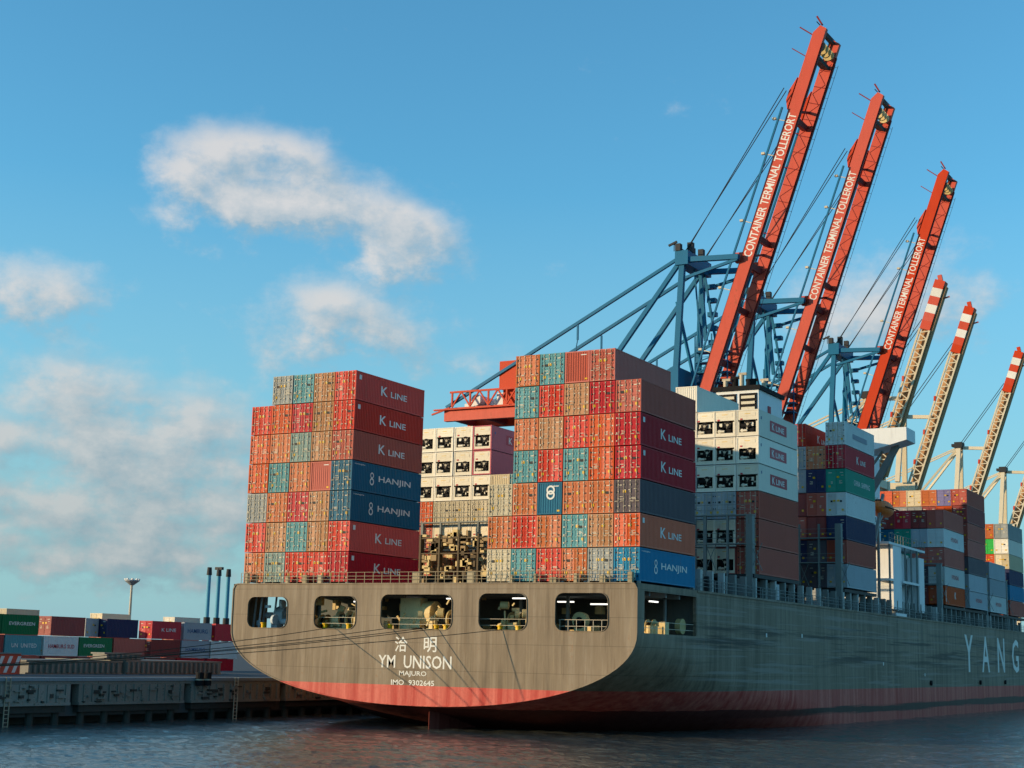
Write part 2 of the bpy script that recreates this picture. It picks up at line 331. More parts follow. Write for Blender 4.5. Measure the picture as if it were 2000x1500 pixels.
# quay wall: coping, face panels, piles, ladders
qw = thing('quay_wall', (QX, -60, 0), 'weathered concrete quay wall on dark piles beneath the yard', 'quay wall')
q = MB(); q.box(-.88, .12, -300, 700, 3.2, QZ+.08); part('coping', q, paint('coping_steel', (.20, .25, .28), .45, .9), qw)
q = MB(); q.box(-.8, .0, -300, 700, 2.94, 3.2); part('coping_beam', q, mConc, qw)
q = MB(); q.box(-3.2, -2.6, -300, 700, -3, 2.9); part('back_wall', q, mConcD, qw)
yy = -90.0; k = 0
while yy < 120:
    q = MB(); L = 13.6
    q.box(-.8, 0, yy, yy+L, 1.15, 2.93)
    q.box(0, .12, yy, yy+L, 1.15, 1.4)
    rng = random.Random(k)
    for i in range(13):
        a = yy+.5+i*1.04; 
        q.box(0, .10+.06*rng.random(), a, a+.22, 1.42, 2.9)
    for i in range(26):
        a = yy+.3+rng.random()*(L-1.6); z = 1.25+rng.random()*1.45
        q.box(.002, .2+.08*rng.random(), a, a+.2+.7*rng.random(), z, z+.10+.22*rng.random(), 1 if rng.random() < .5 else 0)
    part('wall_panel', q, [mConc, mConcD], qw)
    q = MB()
    for i in range(5):
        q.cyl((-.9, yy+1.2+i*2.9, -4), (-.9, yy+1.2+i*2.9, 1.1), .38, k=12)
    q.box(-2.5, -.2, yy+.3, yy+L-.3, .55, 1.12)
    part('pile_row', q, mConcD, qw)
    if k % 2 == 0:
        q = MB(); a = yy+6.4
        for s_ in (-.25, .25): q.bar((.2, a+s_, -1), (.2, a+s_, 3.5), .07)
        for i in range(13): q.bar((.2, a-.25, -.8+i*.33), (.2, a+.25, -.8+i*.33), .05)
        part('ladder', q, mSteel, qw)
    yy += 14.6; k += 1
for i, y in enumerate((-3.4, -2.3)):
    f_ = thing('fender', (QX+.45, y, 2.75), ['black rubber fender on the quay edge beside the stern, nearer one', 'black rubber fender on the quay edge beside the stern, farther one'][i], 'fender', 'fenders on the quay edge')
    q = MB(); q.cyl((0, 0, 0), (0, 0, 1.25), .40, k=14); part('rubber_body', q, mBlack, f_)
    q = MB(); q.cyl((0, 0, .5), (0, 0, .62), .42, k=14); part('chain_band', q, mSteel, f_)

# hatch covers lying on the quay, striped barrier
def hatch(loc, ly, lx, h, label, layers=1):
    t = thing('hatch_cover', loc, label, 'hatch cover', 'hatch covers laid on the quay')
    q = MB(); q.box(-lx, -.25, 0, ly, h-.16, h); q.box(-lx, -.3, 0, ly, .0, .14); q.box(-lx+.2, -.34, .1, ly-.1, .14, h-.16); n = int(ly/.78)
    for i in range(n):
        a = .1+i*(ly-.3)/n; q.box(-.33, -.02, a, a+.24, .14, h-.2)
    part('panel', q, mHatch, t); return t
hatch((-40, -9.0, QZ), 13.4, 12, 1.35, 'grey ribbed hatch cover lying on the quay, next to the striped barrier')
hatch((-40, 4.8, QZ), 15.6, 12, 1.45, 'paler ribbed hatch cover lying on the quay, nearest the ship stern')
hatch((-40.6, 2.2, QZ+1.46), 5.6, 2.2, .75, 'small grey hatch cover stacked on top where the two big covers meet')
t = thing('striped_barrier', (-38.5, -25, QZ), 'red and white diagonally striped barrier on the quay at the left', 'barrier')
q = MB(); q.box(-.2, .0, 0, 13.6, .0, 1.9); part('panel', q, mCraneRed, t)
q = MB()
for i in range(13):
    a = .2+i*1.03; q.add([(.012, a, .15), (.012, a+.42, .15), (.012, a+1.1, 1.7), (.012, a+.68, 1.7)], [(0, 1, 2, 3)])
part('white_stripe', q, mWhite, t)
q = MB(); q.box(-.3, .1, 0, 13.6, 1.9, 2.02)
for i in range(8): q.box(-1.2, -.2, i*1.9, i*1.9+.15, 0, 1.4)
part('frame', q, mShipPost, t)

# ------------------------------------------------------------------ shipping containers
CL, CH, CW = 12.19, 2.9, 1.208
def corr(y0, y1, z0, z1, xo, xi, pitch=.278, sgn=1):
    mb = MB(); n = max(2, int(round((y1-y0)/pitch))); p = (y1-y0)/n; pts = []
    for i in range(n):
        a = y0+i*p; pts += [(a, xo), (a+p*.30, xo), (a+p*.5, xi), (a+p*.80, xi)]
    pts.append((y1, xo)); vs = []
    for (a, x) in pts: vs += [(x*sgn, a, z0), (x*sgn, a, z1)]
    fs = [(2*i, 2*i+2, 2*i+3, 2*i+1) if sgn > 0 else (2*i, 2*i+1, 2*i+3, 2*i+2) for i in range(len(pts)-1)]
    mb.add(vs, fs); return mb
def merge(a, b, mi=0): a.add(b.v, b.f, mi); return a
def body_mesh(L, H, smooth=False):
    m = MB(); c = CW
    for sx in (-1, 1):
        for y in (0, L-.16):
            m.box(*(sorted((sx*(c-.14), sx*c))), y, y+.16, .12, H-.12)
            for z in (0, H-.12): m.box(*(sorted((sx*(c-.17), sx*(c+.004)))), y-.004 if y == 0 else y-.02, y+.18 if y == 0 else y+.164, z-.0, z+.12)
        m.box(*(sorted((sx*(c-.07), sx*(c-.004)))), .18, L-.18, .02, .15)
        m.box(*(sorted((sx*(c-.07), sx*(c-.004)))), .18, L-.18, H-.09, H-.01)
        if smooth: m.box(*(sorted((sx*(c-.03), sx*(c-.012)))), .16, L-.16, .15, H-.09)
        else: merge(m, corr(.16, L-.16, .15, H-.09, c-.012, c-.05, sgn=sx))
    for y in (0.0, L-.12):
        m.box(-c+.17, c-.17, y, y+.12, 0.01, .13); m.box(-c+.17, c-.17, y, y+.12, H-.12, H-.01)
    m.box(-c+.06, c-.06, .1, L-.1, H-.06, H-.03); m.box(-c+.06, c-.06, .1, L-.1, .13, .17)
    # far end wall
    m.box(-c+.14, c-.14, L-.07, L-.04, .13, H-.12)
    return m.mesh('body', [pm('red')])
BODY = body_mesh(CL, CH); BODYS = body_mesh(CL, CH, True); BODY20 = body_mesh(6.06, CH)
def door_mesh(var, lod=0):
    m = MB(); w = CW-.14; rng = random.Random(var*13+5)
    m.box(0.008, w, .055, .075, .14, CH-.13)
    zs = [.14, .30, .86, .98, 1.50, 1.62, 2.14, 2.26, CH-.30, CH-.13]
    for i in range(0, 10, 2):
        m.box(.03, w-.06, .015, .055, zs[i], zs[i+1])
    m.box(.008, .05, .028, .055, .14, CH-.13)
    if lod == 0:
        for z in (.35, 1.05, 1.75, 2.4): m.box(w-.09, w+.03, -.004, .05, z, z+.12, 1 if var % 3 == 0 else 3)
        for z in (.55, 1.95): m.box(.12, .30, .0, .03, z, z+.07, 1)
    # stencils, placards
    if rng.random() < .6: m.box(.5, .9, .022, .028, 2.38, 2.46, 1)
    if rng.random() < .4: m.box(.62, .92, .022, .028, 2.05, 2.11, 1)
    for i in range(4):
        if rng.random() < .4: m.box(.40, .55+.3*rng.random(), .022, .0285, 1.38-i*.11, 1.43-i*.11, 1)
    if rng.random() < .6: m.box(.66, .90, .020, .028, .60, .84, 2)
    if rng.random() < .4: m.box(.1, .4, .020, .028, 1.75, 1.98, 2)
    if rng.random() < .35: m.box(.45, .7, .021, .028, 1.68, 1.92, 3)
    return m.mesh('door', [pm('red'), mSticker, mYellow, mDark])
DOOR = [door_mesh(i) for i in range(12)]; DOORF = [door_mesh(i, 1) for i in range(4)]
def bars_mesh():
    m = MB()
    for z in (.08, CH-.14): m.box(-.05, .05, -.035, .03, z-.02, z+.09)
    m.cyl((0, -.01, .08), (0, -.01, CH-.08), .022, k=6)
    for z in (.5, 1.15, 1.8, 2.4): m.box(-.045, .045, -.03, .02, z, z+.09)
    m.bar((0, -.03, 1.02), (.33, -.03, .98), .03, .05)
    return m.mesh('locking_bar', [mSteel])
BAR = bars_mesh()
def blank_mesh():
    m = MB(); w = CW-.14; c2 = corr(-w, w, .13, CH-.12, .05, .02, .24)
    vs = [(v[1], v[0]+.0, v[2]) for v in c2.v]; m.add(vs, c2.f); m.box(.75, 1.0, .012, .018, .25, .4, 1); m.box(.35, .9, .012, .018, 2.5, 2.58, 2)
    return m.mesh('end_panel', [pm('red'), mYellow, mWhite])
BLANK = blank_mesh()
def reefer_meshes(var):
    rng = random.Random(var); w = CW-.14; a = MB()
    zt_ = (1.62, 1.78)[var % 2]; a.box(-w, w, .04, .08, zt_, CH-.13)                      # upper panel
    a.box(-w, -w+.16, .03, .08, .13, 1.62); a.box(w-.16, w, .03, .08, .13, 1.62); a.box(-w+.16, w-.16, .03, .08, .13, .42)
    a.box(-.85, .85, .02, .04, 2.2, 2.6); a.box(-.3, .3, .010, .02, 2.42, 2.47, 1); a.box(-.8, -.55, .01, .02, 1.8, 1.95, 2)
    pa = a.mesh('end_panel', [mReefer, mYellow, mRedMark])
    u = MB(); u.box(-w+.16, w-.16, .5, .55, .42, 1.8, 0)
    u.box(-w+.2, -.25, .14, .48, .45, .85, 0); u.cyl((.35, .2, .78), (.35, .5, .78), .30, k=12, mi=0); u.box(-.75, -.1, .1, .4, 1.05, 1.35, 0)
    u.cyl((-.7, .12, .62), (-.05, .12, .62), .14, k=10, mi=1); u.box(.1, .62, .06, .2, 1.08, 1.48, 1 if rng.random() < .6 else 0)
    u.bar((-.8, .1, 1.0), (.7, .1, .5), .06, mi=0)
    for i in range(4): xx = -.85+1.5*rng.random(); zz = .46+.9*rng.random(); u.box(xx, xx+.08+.22*rng.random(), .03, .12, zz, zz+.06+.2*rng.random(), rng.randrange(3))
    u.cyl((-.62+.2*rng.random(), .02, .62), (-.62, .3, .66), .13+.1*rng.random(), k=10, mi=1); u.bar((-.2, .08, .45), (-.2, .08, 1.6), .05, mi=0)
    if rng.random() < .5: u.box(-.6, -.3, .07, .2, 1.2, 1.5, 1)
    return pa, u.mesh('cooling_unit', [mBlack, mReefer, mSteel])
REEF = [reefer_meshes(i) for i in range(8)]
def fan_mesh():
    m = MB(); m.cyl((.0, -.01, 0), (0, .04, 0), .40, k=20); m.cyl((0, -.03, 0), (0, 0, 0), .15, k=10, mi=1)
    for i in range(3):
        a = .4+i*pi/3*2; m.bar((.12*cos(a), -.03, .12*sin(a)), (.40*cos(a), -.03, .40*sin(a)), .03, mi=1)
    return m.mesh('fan', [mBlack, mSteel])
FAN = fan_mesh()
GR = ring_mesh(.42, .26, 20, mWhite)
CNT = {'n': 0}
def container(x, y, z, H, kind, col, label, group, lod=0, side=None, short=False, rz=0):
    CNT['n'] += 1; i = CNT['n']
    reef = kind in ('reefer',); rr = random.Random(i*31)
    t = thing('refrigerated_container' if reef else 'shipping_container', (x, y, z), label, 'shipping container', group, rz)
    t.scale.z = (H-.07)/CH
    if not short: t.location.y += (rr.random()-.5)*.09; t.location.x += (rr.random()-.5)*.03
    m = pm(col)
    link('body', BODY20 if short else (BODYS if reef else BODY), t, mat0=m)
    if kind == 'door':
        D = DOOR if lod == 0 else DOORF
        for s in (-1, 1):
            d = link('door', D[rr.randrange(len(D))], t, mat0=m); d.scale.x = s
            if lod == 0:
                for bx in (.30, .82):
                    b = link('locking_bar', BAR, d, (bx, 0, 0))
    elif kind in ('blank', 'emblem'):
        link('end_panel', BLANK, t, mat0=m)
        if kind == 'emblem':
            o = link('emblem', GR, t); mm = AFT.to_4x4(); mm.translation = Vector((.1, -.0, 2.2)); o.matrix_basis = mm
            o = link('emblem', GR, t); mm = AFT.to_4x4(); mm.translation = Vector((.1, -.004, 1.75)); o.matrix_basis = mm
    elif reef:
        pa, cu = REEF[rr.randrange(8)]
        link('end_panel', pa, t); c_ = link('cooling_unit', cu, t)
        link('fan', FAN, c_, (.0 if rr.random() < .5 else .3, -.0, 1.30))
    X = CW+.004
    if side == 'kline':
        letter('K', 1.15, .95, mWhite, t, (X, 4.9, 1.55), STAR); letter('LINE', 2.9, .6, mWhite, t, (X, 7.5, 1.42), STAR)
        if rr.random() < .8: q = MB(); q.box(X-.003, X, .55, .95, 2.1, 2.55); part('placard', q, mWhite, t)
    elif side == 'hanjin':
        letter('HANJIN', 5.7, .76, mWhite, t, (X, 7.4, 1.45), STAR)
        for dz, ro in ((-.32, .36), (.30, .30)):
            o = link('emblem', ring_mesh(ro, ro*.62, 18, mWhite), t); mm = STAR.to_4x4(); mm.translation = Vector((X+.002*(dz > 0), 3.4, 1.45+dz)); o.matrix_basis = mm
        letter('HANJIN', 1.7, .16, mWhite, t, (X, 1.3, 2.6), STAR)
    elif side == 'redpanel':
        q = MB(); q.box(X-.003, X, 3.4, 8.6, .95, 2.15); part('label_panel', q, mRedMark, t)
        letter('K', .8, .8, mWhite, t, (X+.004, 4.4, 1.55), STAR); letter('LINE', 2.6, .6, mWhite, t, (X+.004, 6.5, 1.5), STAR)
        q = MB(); q.box(X-.003, X, .7, .95, 1.9, 2.2); part('placard', q, mBlueMark, t)
    elif side == 'china':
        letter('CHINA', 2.6, .7, mWhite, t, (X, 4.6, 1.5), STAR); letter('SHIPPING', 3.6, .7, mWhite, t, (X, 8.2, 1.5), STAR)
    elif side == 'k':
        letter('K', .9, 1.0, mWhite, t, (X, 5.0, 1.5), STAR); letter('LINE', 2.2, .6, mWhite, t, (X, 7.2, 1.4), STAR)
    elif side == 'grey':
        q = MB(); q.box(X-.003, X, 3.0, 9.0, 1.1, 1.75); part('label_panel', q, paint('dull_label', (.26, .28, .33), .6), t)
    elif side == 'redtxt':
        letter('HYUNDAI', 4.2, .7, mRedMark, t, (X, 6.2, 1.5), STAR)
    elif side == 'tick':
        letter('K', .8, 1.1, mWhite, t, (X, 6, 1.6), STAR); q = MB(); q.box(X-.003, X, .3, .5, .4, 2.2); part('placard', q, mWhite, t)
    elif side:   # (text, colour, x0, w, h) on short boxes
        letter(side[0], side[2], side[3], side[1], t, (X, side[4], side[5]), STAR)
    return t
ORD = ['', 'first', 'second', 'third', 'fourth', 'fifth', 'sixth', 'seventh', 'eighth']
def nm(c): return CN.get(c, c)

B0 = 12.72
def lab(kind, col, tier, ntop, colord, stack, extra=''):
    col = {'maroonbrown': 'maroon', 'teal': 'turquoise', 'redorange': 'vermilion', 'greygreen': 'sage'}.get(col, col)
    w = {'door': 'container', 'blank': 'plain container', 'emblem': 'round-emblem container', 'reefer': 'refrigerated container'}[kind]
    return f"{nm(col)} {w}, {ORD[tier]} up, {colord} column of {stack}"
def parse(c):
    k = 'door'
    if c.endswith('!'): k = 'blank'; c = c[:-1]
    if c.endswith('*'): k = 'emblem'; c = c[:-1]
    if c.endswith('~'): k = 'reefer'; c = c[:-1]
    return k, c
# left stern stack, rows listed from the top tier
A = [[None, 'grey', 'teal', 'tan', 'red'], ['red', 'redorange', 'crimson', 'tan', 'redorange'], ['redorange', 'orange', 'greygreen', 'tan', 'orange'],
     ['redorange', 'teal', 'orange', 'brown!', 'blue'], ['grey', 'orange', 'crimson', 'tan', 'blue'], ['red', 'tan', 'teal', 'tan', 'red'], ['orange', 'greygreen', 'red', 'red', 'crimson']]
AS = ['kline', 'kline', 'kline', 'hanjin', 'hanjin', 'kline', 'kline']
COLO = ['the leftmost', 'the second', 'the third', 'the fourth', 'the inner']
for r, row in enumerate(A):
    tier = 7-r
    for c, cc in enumerate(row):
        if not cc: continue
        k, cc = parse(cc)
        col = cc
        if c == 4 and r == 2: col = 'brown'
        if c == 4 and r == 1: col = 'red'
        container(-20+2.5*c, 0, B0+(tier-1)*2.9, 2.9, k, col, lab(k, col, tier, 7, COLO[c], 'the left stern stack'), 'containers in the left stern stack', 0, AS[r] if c == 4 else None)
Bm = [[None, 'orange', 'teal', 'brown!', 'orange', None], [None, 'teal', 'red', 'tan', 'crimson', 'orange'], [None, 'orange', 'tan', 'red', 'redorange', 'red'],
      [None, 'teal', 'red', 'teal', 'redorange', 'crimson'], ['beige', 'orange', 'blue*', 'orange', 'orange', 'slate'],
      ['orange', 'red', 'orange', 'teal', 'tan', 'redorange'], ['beige', 'teal', 'red', 'orange', 'grey', 'brightblue']]
BS = [None, None, 'kline', 'kline', None, 'kline', 'hanjin']
COLM = ['the leftmost', 'the second', 'the third', 'the fourth', 'the fifth', 'the outermost']
for r, row in enumerate(Bm):
    tier = 7-r
    for c, cc in enumerate(row):
        if not cc: continue
        k, cc = parse(cc); col = cc
        if r == 2 and c == 5: col = 'crimson'
        if (r, c) in ((0, 4), (1, 5)): col = 'brown'
        container(7.5+2.5*c, 0, B0+(tier-1)*2.9, 2.9, k, col, lab(k, col, tier, 7, COLM[c], 'the right stern stack'), 'containers in the right stern stack', 0, BS[r] if c == 5 else None)
# second bay, port side seen through the gap
H2 = 2.83; Z2 = 14.95
G2 = {-11.65: ['beige', 'white~', 'beige', 'white~', 'mauve~', 'mauve~'], -14.15: ['brown', 'white~', 'beige', 'white~', 'white~', 'white~'],
      -16.65: ['tan', 'white~', 'beige', 'white~', 'white~', 'white~'], -19.15: ['red', 'brown', 'redorange', 'white~', 'white~', 'white~'], -9.15: ['grey', 'grey', 'teal', 'cream!', None, None]}
cn = {-11.65: 'the fourth', -14.15: 'the third', -16.65: 'the second', -19.15: 'the leftmost', -9.15: 'the fifth'}
for x, cs in G2.items():
    for i, cc in enumerate(cs):
        if not cc: continue
        k, cc = parse(cc)
        container(x, 29, Z2+i*H2, H2, k, cc, lab(k, cc, i+1, 6, cn[x], 'the stack behind the stern gap'), 'containers behind the stern gap', 0, 'redpanel' if x == -11.65 and i == 5 else None)
container(-6.85, 29, Z2+3*H2, H2, 'door', 'teal', 'blue-green container peeping out left of the right stern stack', 'containers behind the stern gap')
for i in range(3): container(-6.85, 29, Z2+i*H2, H2, 'door', ['tan', 'red', 'brown'][i], f'{["tan","red","brown"][i]} container hidden low beside the right stern stack, {ORD[i+1]} up', 'containers behind the stern gap')
# second bay, starboard side
G3 = {20.0: ['brown', 'brown', 'brown', 'white~', 'white~', 'white~'], 17.5: ['maroonbrown~', 'white~', 'lightgrey', 'white~', 'white~', 'white~'], 15.25: ['white~', 'white~', 'lightgrey', 'white~', 'white~', 'white~'],
      13.2: ['grey', 'grey', 'grey', 'grey', 'white~', 'white~', 'white!']}
cn = {20.0: 'the outermost', 17.5: 'the second outer', 15.25: 'the third outer', 13.2: 'the fourth outer'}
for x, cs in G3.items():
    for i, cc in enumerate(cs):
        k, cc = parse(cc)
        container(x, 29, Z2+i*H2, H2, k, cc, lab(k, cc, i+1, 6, cn[x], 'the second starboard bay'), 'containers in the second starboard bay', 0,
                  ('redpanel' if i > 2 else None) if x == 20.0 else None)
# third bay
H3 = 2.83; Z3 = 15.1
G4 = {20.05: ['lightgrey', 'brown', 'navy', 'whitegrey', 'green', 'crimson', 'cream'], 17.6: ['slate', 'slate', 'maroonbrown', 'brown', 'navy', 'orange', None],
      15.15: ['slate', 'navy', 'brown', 'maroonbrown', 'lightgrey', 'lightgrey', 'red'], 12.7: ['grey', 'brown', 'navy', 'grey', 'brown', 'grey', None]}
S4 = [None, None, None, None, 'china', 'k', 'grey']
cn = {20.05: 'the outermost', 17.6: 'the second outer', 15.15: 'the third outer', 12.7: 'the fourth outer'}
for x, cs in G4.items():
    for i, cc in enumerate(cs):
        if not cc: continue
        container(x, 58.5, Z3+i*H3, H3, 'door', 'whitegrey' if cc == 'cream' else cc, lab('door', 'light grey' if cc == 'cream' else cc, i+1, 7, cn[x], 'the third starboard bay'), 'containers in the third starboard bay', 1 if i < 5 else 0, S4[i] if x == 20.05 else ('k' if i == 6 else None))
# fourth bay (forward of the deckhouse)
G5 = {20.0: ['redorange', 'whitegrey', 'brown', 'whitegrey', 'brown'], 17.6: ['maroonbrown', 'slate', 'brown', 'lightgrey', 'maroonbrown'], 15.2: ['maroonbrown', 'slate', 'green', 'green', 'crimson'], 12.8: ['grey', 'slate', 'lightgrey', 'blue', 'maroonbrown'], 10.4: ['grey', 'grey', 'lightgrey', 'maroonbrown', 'maroonbrown']}
S5 = ['tick', 'redtxt', None, 'redtxt', None]
cn = {20.0: 'the outermost', 17.6: 'the second outer', 15.2: 'the third outer', 12.8: 'the fourth outer', 10.4: 'the fifth outer'}
for x, cs in G5.items():
    for i, cc in enumerate(cs):
        container(x, 106, 15.1+i*2.75, 2.75, 'door', cc, lab('door', cc, i+1, 5, cn[x], 'the stack beside the deckhouse'), 'containers in the forward stack', 1, S5[i] if x == 20.0 else None)
# fifth bay
G6 = {20.4: ['lightgrey', 'lightgrey', 'slate', 'brown', 'brown', 'maroonbrown', 'brown'], 18.1: ['grey', 'grey', 'brown', 'brown', 'brown', 'redorange', 'violet'], 15.8: ['grey']*5+['maroonbrown', 'orange'],
      13.5: ['grey']*5+['grey', 'cream'], 11.2: ['grey']*5+['grey', 'orange'], 8.9: ['grey']*5+['crimson', 'redorange']}
cn = {20.4: 'the outermost', 18.1: 'the second outer', 15.8: 'the third outer', 13.5: 'the fourth outer', 11.2: 'the fifth outer', 8.9: 'the sixth outer'}
for x, cs in G6.items():
    for i, cc in enumerate(cs):
        if i < 4 and x < 18: continue
        if x == 20.4 and i == 6: k = 'door'
        container(x, 119.3, 15.1+i*2.6, 2.6, 'door', cc, lab('door', cc, i+1, 7, cn[x], 'the tall brown stack'), 'containers in the tall brown stack', 1, 'redtxt' if (x == 20.4 and i == 0) else None)
for x in (15.8, 13.5, 11.2, 8.9):
    for i in range(4): container(x, 119.3, 15.1+i*2.6, 2.6, 'door', 'grey', f'buried grey container, {ORD[i+1]} up in {cn[x]} column of the tall brown stack', 'containers in the tall brown stack', 1)
# last visible bays
G7 = {20.0: ['whitegrey', 'lightgrey', 'lightgrey'], 17.6: ['navy', 'slate', 'navy']}
for x, cs in G7.items():
    for i, cc in enumerate(cs):
        container(x, 135.5, 15.1+i*2.7, 2.7, 'door', cc, lab('door', cc, i+1, 3, 'the outer' if x == 20 else 'the inner', 'the low stack past the brown tower'), 'containers in the low stack', 1, 'redtxt' if (x == 20.0 and i == 0) else None)
G8 = {20.0: ['brown', 'brightblue', 'navy', 'cream', 'white', 'grey'], 17.6: ['navy', 'navy', 'navy', 'redorange', 'brightgreen', 'orange'], 15.2: ['grey', 'grey', 'grey', 'orange', 'crimson', 'redorange'], 12.8: ['grey', 'grey', 'grey', 'brown', 'orange', 'redorange']}
for x, cs in G8.items():
    for i, cc in enumerate(cs):
        container(x, 151, 15.1+i*2.6, 2.6, 'door', cc, lab('door', cc, i+1, 6, {20.0: 'the outer', 17.6: 'the second', 15.2: 'the third', 12.8: 'the fourth'}[x], 'the farthest stack at the right edge'), 'containers in the farthest stack', 1)

# ------------------------------------------------------------------ the container ship
ship = thing('container_ship', (0, 0, 0), 'huge olive-grey container ship moored stern-first, red below the waterline', 'container ship')
def plate_mesh(outline, holes, y, thick, zcut=None):
    loops = [[Vector((p[0], p[1], 0)) for p in l] for l in [outline]+holes]
    tris = tessellate_polygon(loops); flat = [p for l in loops for p in l]; n = len(flat)
    vs = [(p.x, y, p.y) for p in flat]+[(p.x, y+thick, p.y) for p in flat]
    fs = [tuple(t) for t in tris]+[tuple(i+n for i in reversed(t)) for t in tris]
    o = 0
    for l in loops:
        k = len(l)
        for i in range(k): a = o+i; b = o+(i+1) % k; fs.append((a, b, b+n, a+n))
        o += k
    mb = MB(); mb.add(vs, fs); return mb
def rrect(x0, x1, z0, z1, r, k=5):
    pts = []
    for cx, cz, a0 in ((x1-r, z1-r, 0), (x0+r, z1-r, 90), (x0+r, z0+r, 180), (x1-r, z0+r, 270)):
        for i in range(k+1): a = radians(a0+90*i/k); pts.append((cx+r*cos(a), cz+r*sin(a)))
    return pts
TOPZ = 12.5; HB = 21.5
def section(zs, zb, n, K=22):
    pts = []
    for i in range(K+1):
        a = pi/2*i/K
        x = HB*abs(sin(a))**(2/n); z = zs-(zs-zb)*abs(cos(a))**(2/n); pts.append((x, z))
    return pts
OPEN = [(-19.6, -14.9, 8.35, 11.25), (-11.7, -7.0, 8.35, 11.35), (-4.2, 3.4, 8.4, 11.5), (6.2, 11.0, 8.45, 11.6), (13.8, 18.8, 8.45, 11.65)]
s0 = section(8.36, 1.68, 2.15)
outl = [(x, z) for x, z in s0]+[(HB, TOPZ-.5), (HB-.25, TOPZ-.05), (HB-.6, TOPZ)]
outl = outl+[(-x, z) for x, z in reversed(outl)][:-1]
tm = plate_mesh(outl, [rrect(*o, .75) for o in OPEN], -1.0, .12)
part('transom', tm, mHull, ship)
rim = MB()
for o in OPEN:
    a = rrect(o[0]-.05, o[1]+.05, o[2]-.05, o[3]+.05, .8); b = rrect(*o, .75); k = len(a)
    vs = [(p[0], -1.07, p[1]) for p in a]+[(p[0], -1.07, p[1]) for p in b]+[(p[0], -1.0, p[1]) for p in a]+[(p[0], -1.0, p[1]) for p in b]
    fs = []
    for i in range(k):
        j = (i+1) % k; fs += [(i, j, k+j, k+i), (i, i+2*k, j+2*k, j), (k+i, k+j, 3*k+j, 3*k+i)]
    rim.add(vs, fs)
each('opening_rim', rim, mHull, ship)
# rub rail along lower transom edge + welded frame lines
er = MB()
for i in range(len(outl)):
    a = outl[i]; b = outl[(i+1) % len(outl)]; er.bar((a[0], -1.03, a[1]), (b[0], -1.03, b[1]), .10, .10, upv=(0, 1, 0))
part('transom_edge', er, mHull, ship)
ST = [(-1, 8.36, 1.68), (.4, 8.2, 1.4), (3, 8.0, .8), (4.4, 7.85, .55), (6, 7.7, .2), (9, 7.2, -.5), (12, 6.6, -1.1), (15, 6.0, -1.6), (19, 5.3, -2.0), (24, 4.7, -2.4), (30, 4.2, -3.0), (38, 3.2, -4), (48, 1.8, -6.5), (60, -1.5, -9), (80, -4, -10), (120, -6, -11), (200, -6, -11), (270, -6, -11)]
def side_mesh():
    mb = MB(); secs = []
    for y, zs, zb in ST: secs.append([(x, y, z) for x, z in section(zs, zb, 2.15 if y < 10 else 2.35)]+[(HB, y, z) for z in (8.38, 11.9, TOPZ)])
    # bow taper
    for y, f in ((300, .8), (320, .45), (334, .03)): secs.append([(p[0]*f, y, p[2]) for p in secs[17]])
    k = len(secs[0])
    for s in (1, -1):
        vs = [(p[0]*s, p[1], p[2]) for sec in secs for p in sec]; fs = []
        for i in range(len(secs)-1):
            for j in range(k-1):
                ya, yb = secs[i][0][1], secs[i+1][0][1]
                if j == k-3 and ya >= (.4 if s > 0 else 4.4) and yb <= 12: continue
                a = i*k+j; f = (a, a+k, a+k+1, a+1); fs.append(f if s > 0 else f[::-1])
        mb.add(vs, fs)
    return mb
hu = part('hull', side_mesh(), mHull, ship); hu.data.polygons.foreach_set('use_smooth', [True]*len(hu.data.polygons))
hu.data.set_sharp_from_angle(angle=radians(35))
ex = MB()
for s in (-1, 1):
    ex.box(*sorted((s*(HB-.02), s*(HB+.10))), 12, 290, TOPZ-.18, TOPZ+.02)
    ex.box(*sorted((s*(HB-.35), s*(HB-.02))), 11.85, 12.15, 8.3, 11.92)
    ex.box(*sorted((s*(HB-.35), s*(HB-.02))), .25, .5, 8.3, 11.92)
part('sheer_strake', ex, mHull, ship)
dk = MB(); dk.box(-HB+.05, HB-.05, -.85, 12.2, 8.1, 8.3); dk.box(-HB+.03, HB-.03, -.86, 12.0, 12.02, 12.42); dk.box(-HB+.03, HB-.03, 12.0, 290, 12.2, 12.46)
dk.box(-HB+.2, HB-.2, 12.25, 12.4, 8.3, 12.1)
part('deck', dk, mDeck, ship)
# hatch coamings, pedestals, walkway railing along the side
cm_ = MB()
for y0, y1 in ((27, 41.5), (57, 71), (104.5, 131.5), (134.5, 165)):
    cm_.box(-18.6, 18.6, y0, y1, 12.48, 14.2); cm_.box(-21.2, 21.2, y0+.6, y1-.3, 14.55, 14.92)
each('hatch_coaming', cm_, mDark, ship)
for y in [13.5+2.9*i for i in range(50)]:
    q = MB(); w = .34 if int(y*10) % 3 else .55
    q.box(20.6, 21.2, y, y+w, 12.48, 14.5)
    if random.random() < .5: q.box(20.2, 20.6, y+.05, y+.25, 12.48, 14.3)
    part('pedestal', q, mPostLight if random.random() < .4 else mShipPost, ship)
q = MB()
for y in [12.4+1.5*i for i in range(100)]: q.bar((21.35, y, 12.48), (21.35, y, 13.6), .05)
for z in (12.95, 13.3, 13.6): q.bar((21.35, 12.4, z), (21.35, 165, z), .04)
part('side_railing', q, mShipPost, ship)
q = MB(); rng = random.Random(4)
for i in range(170):
    y = 13+rng.random()*150; x = 18.8+rng.random()*1.8; a = .2+.5*rng.random(); q.box(x, x+.4, y, y+a, 12.48, 12.8+1.5*rng.random(), 0 if rng.random() < .6 else 1)
part('deck_fitting', q, [mShipPost, mDark], ship, kind='stuff')
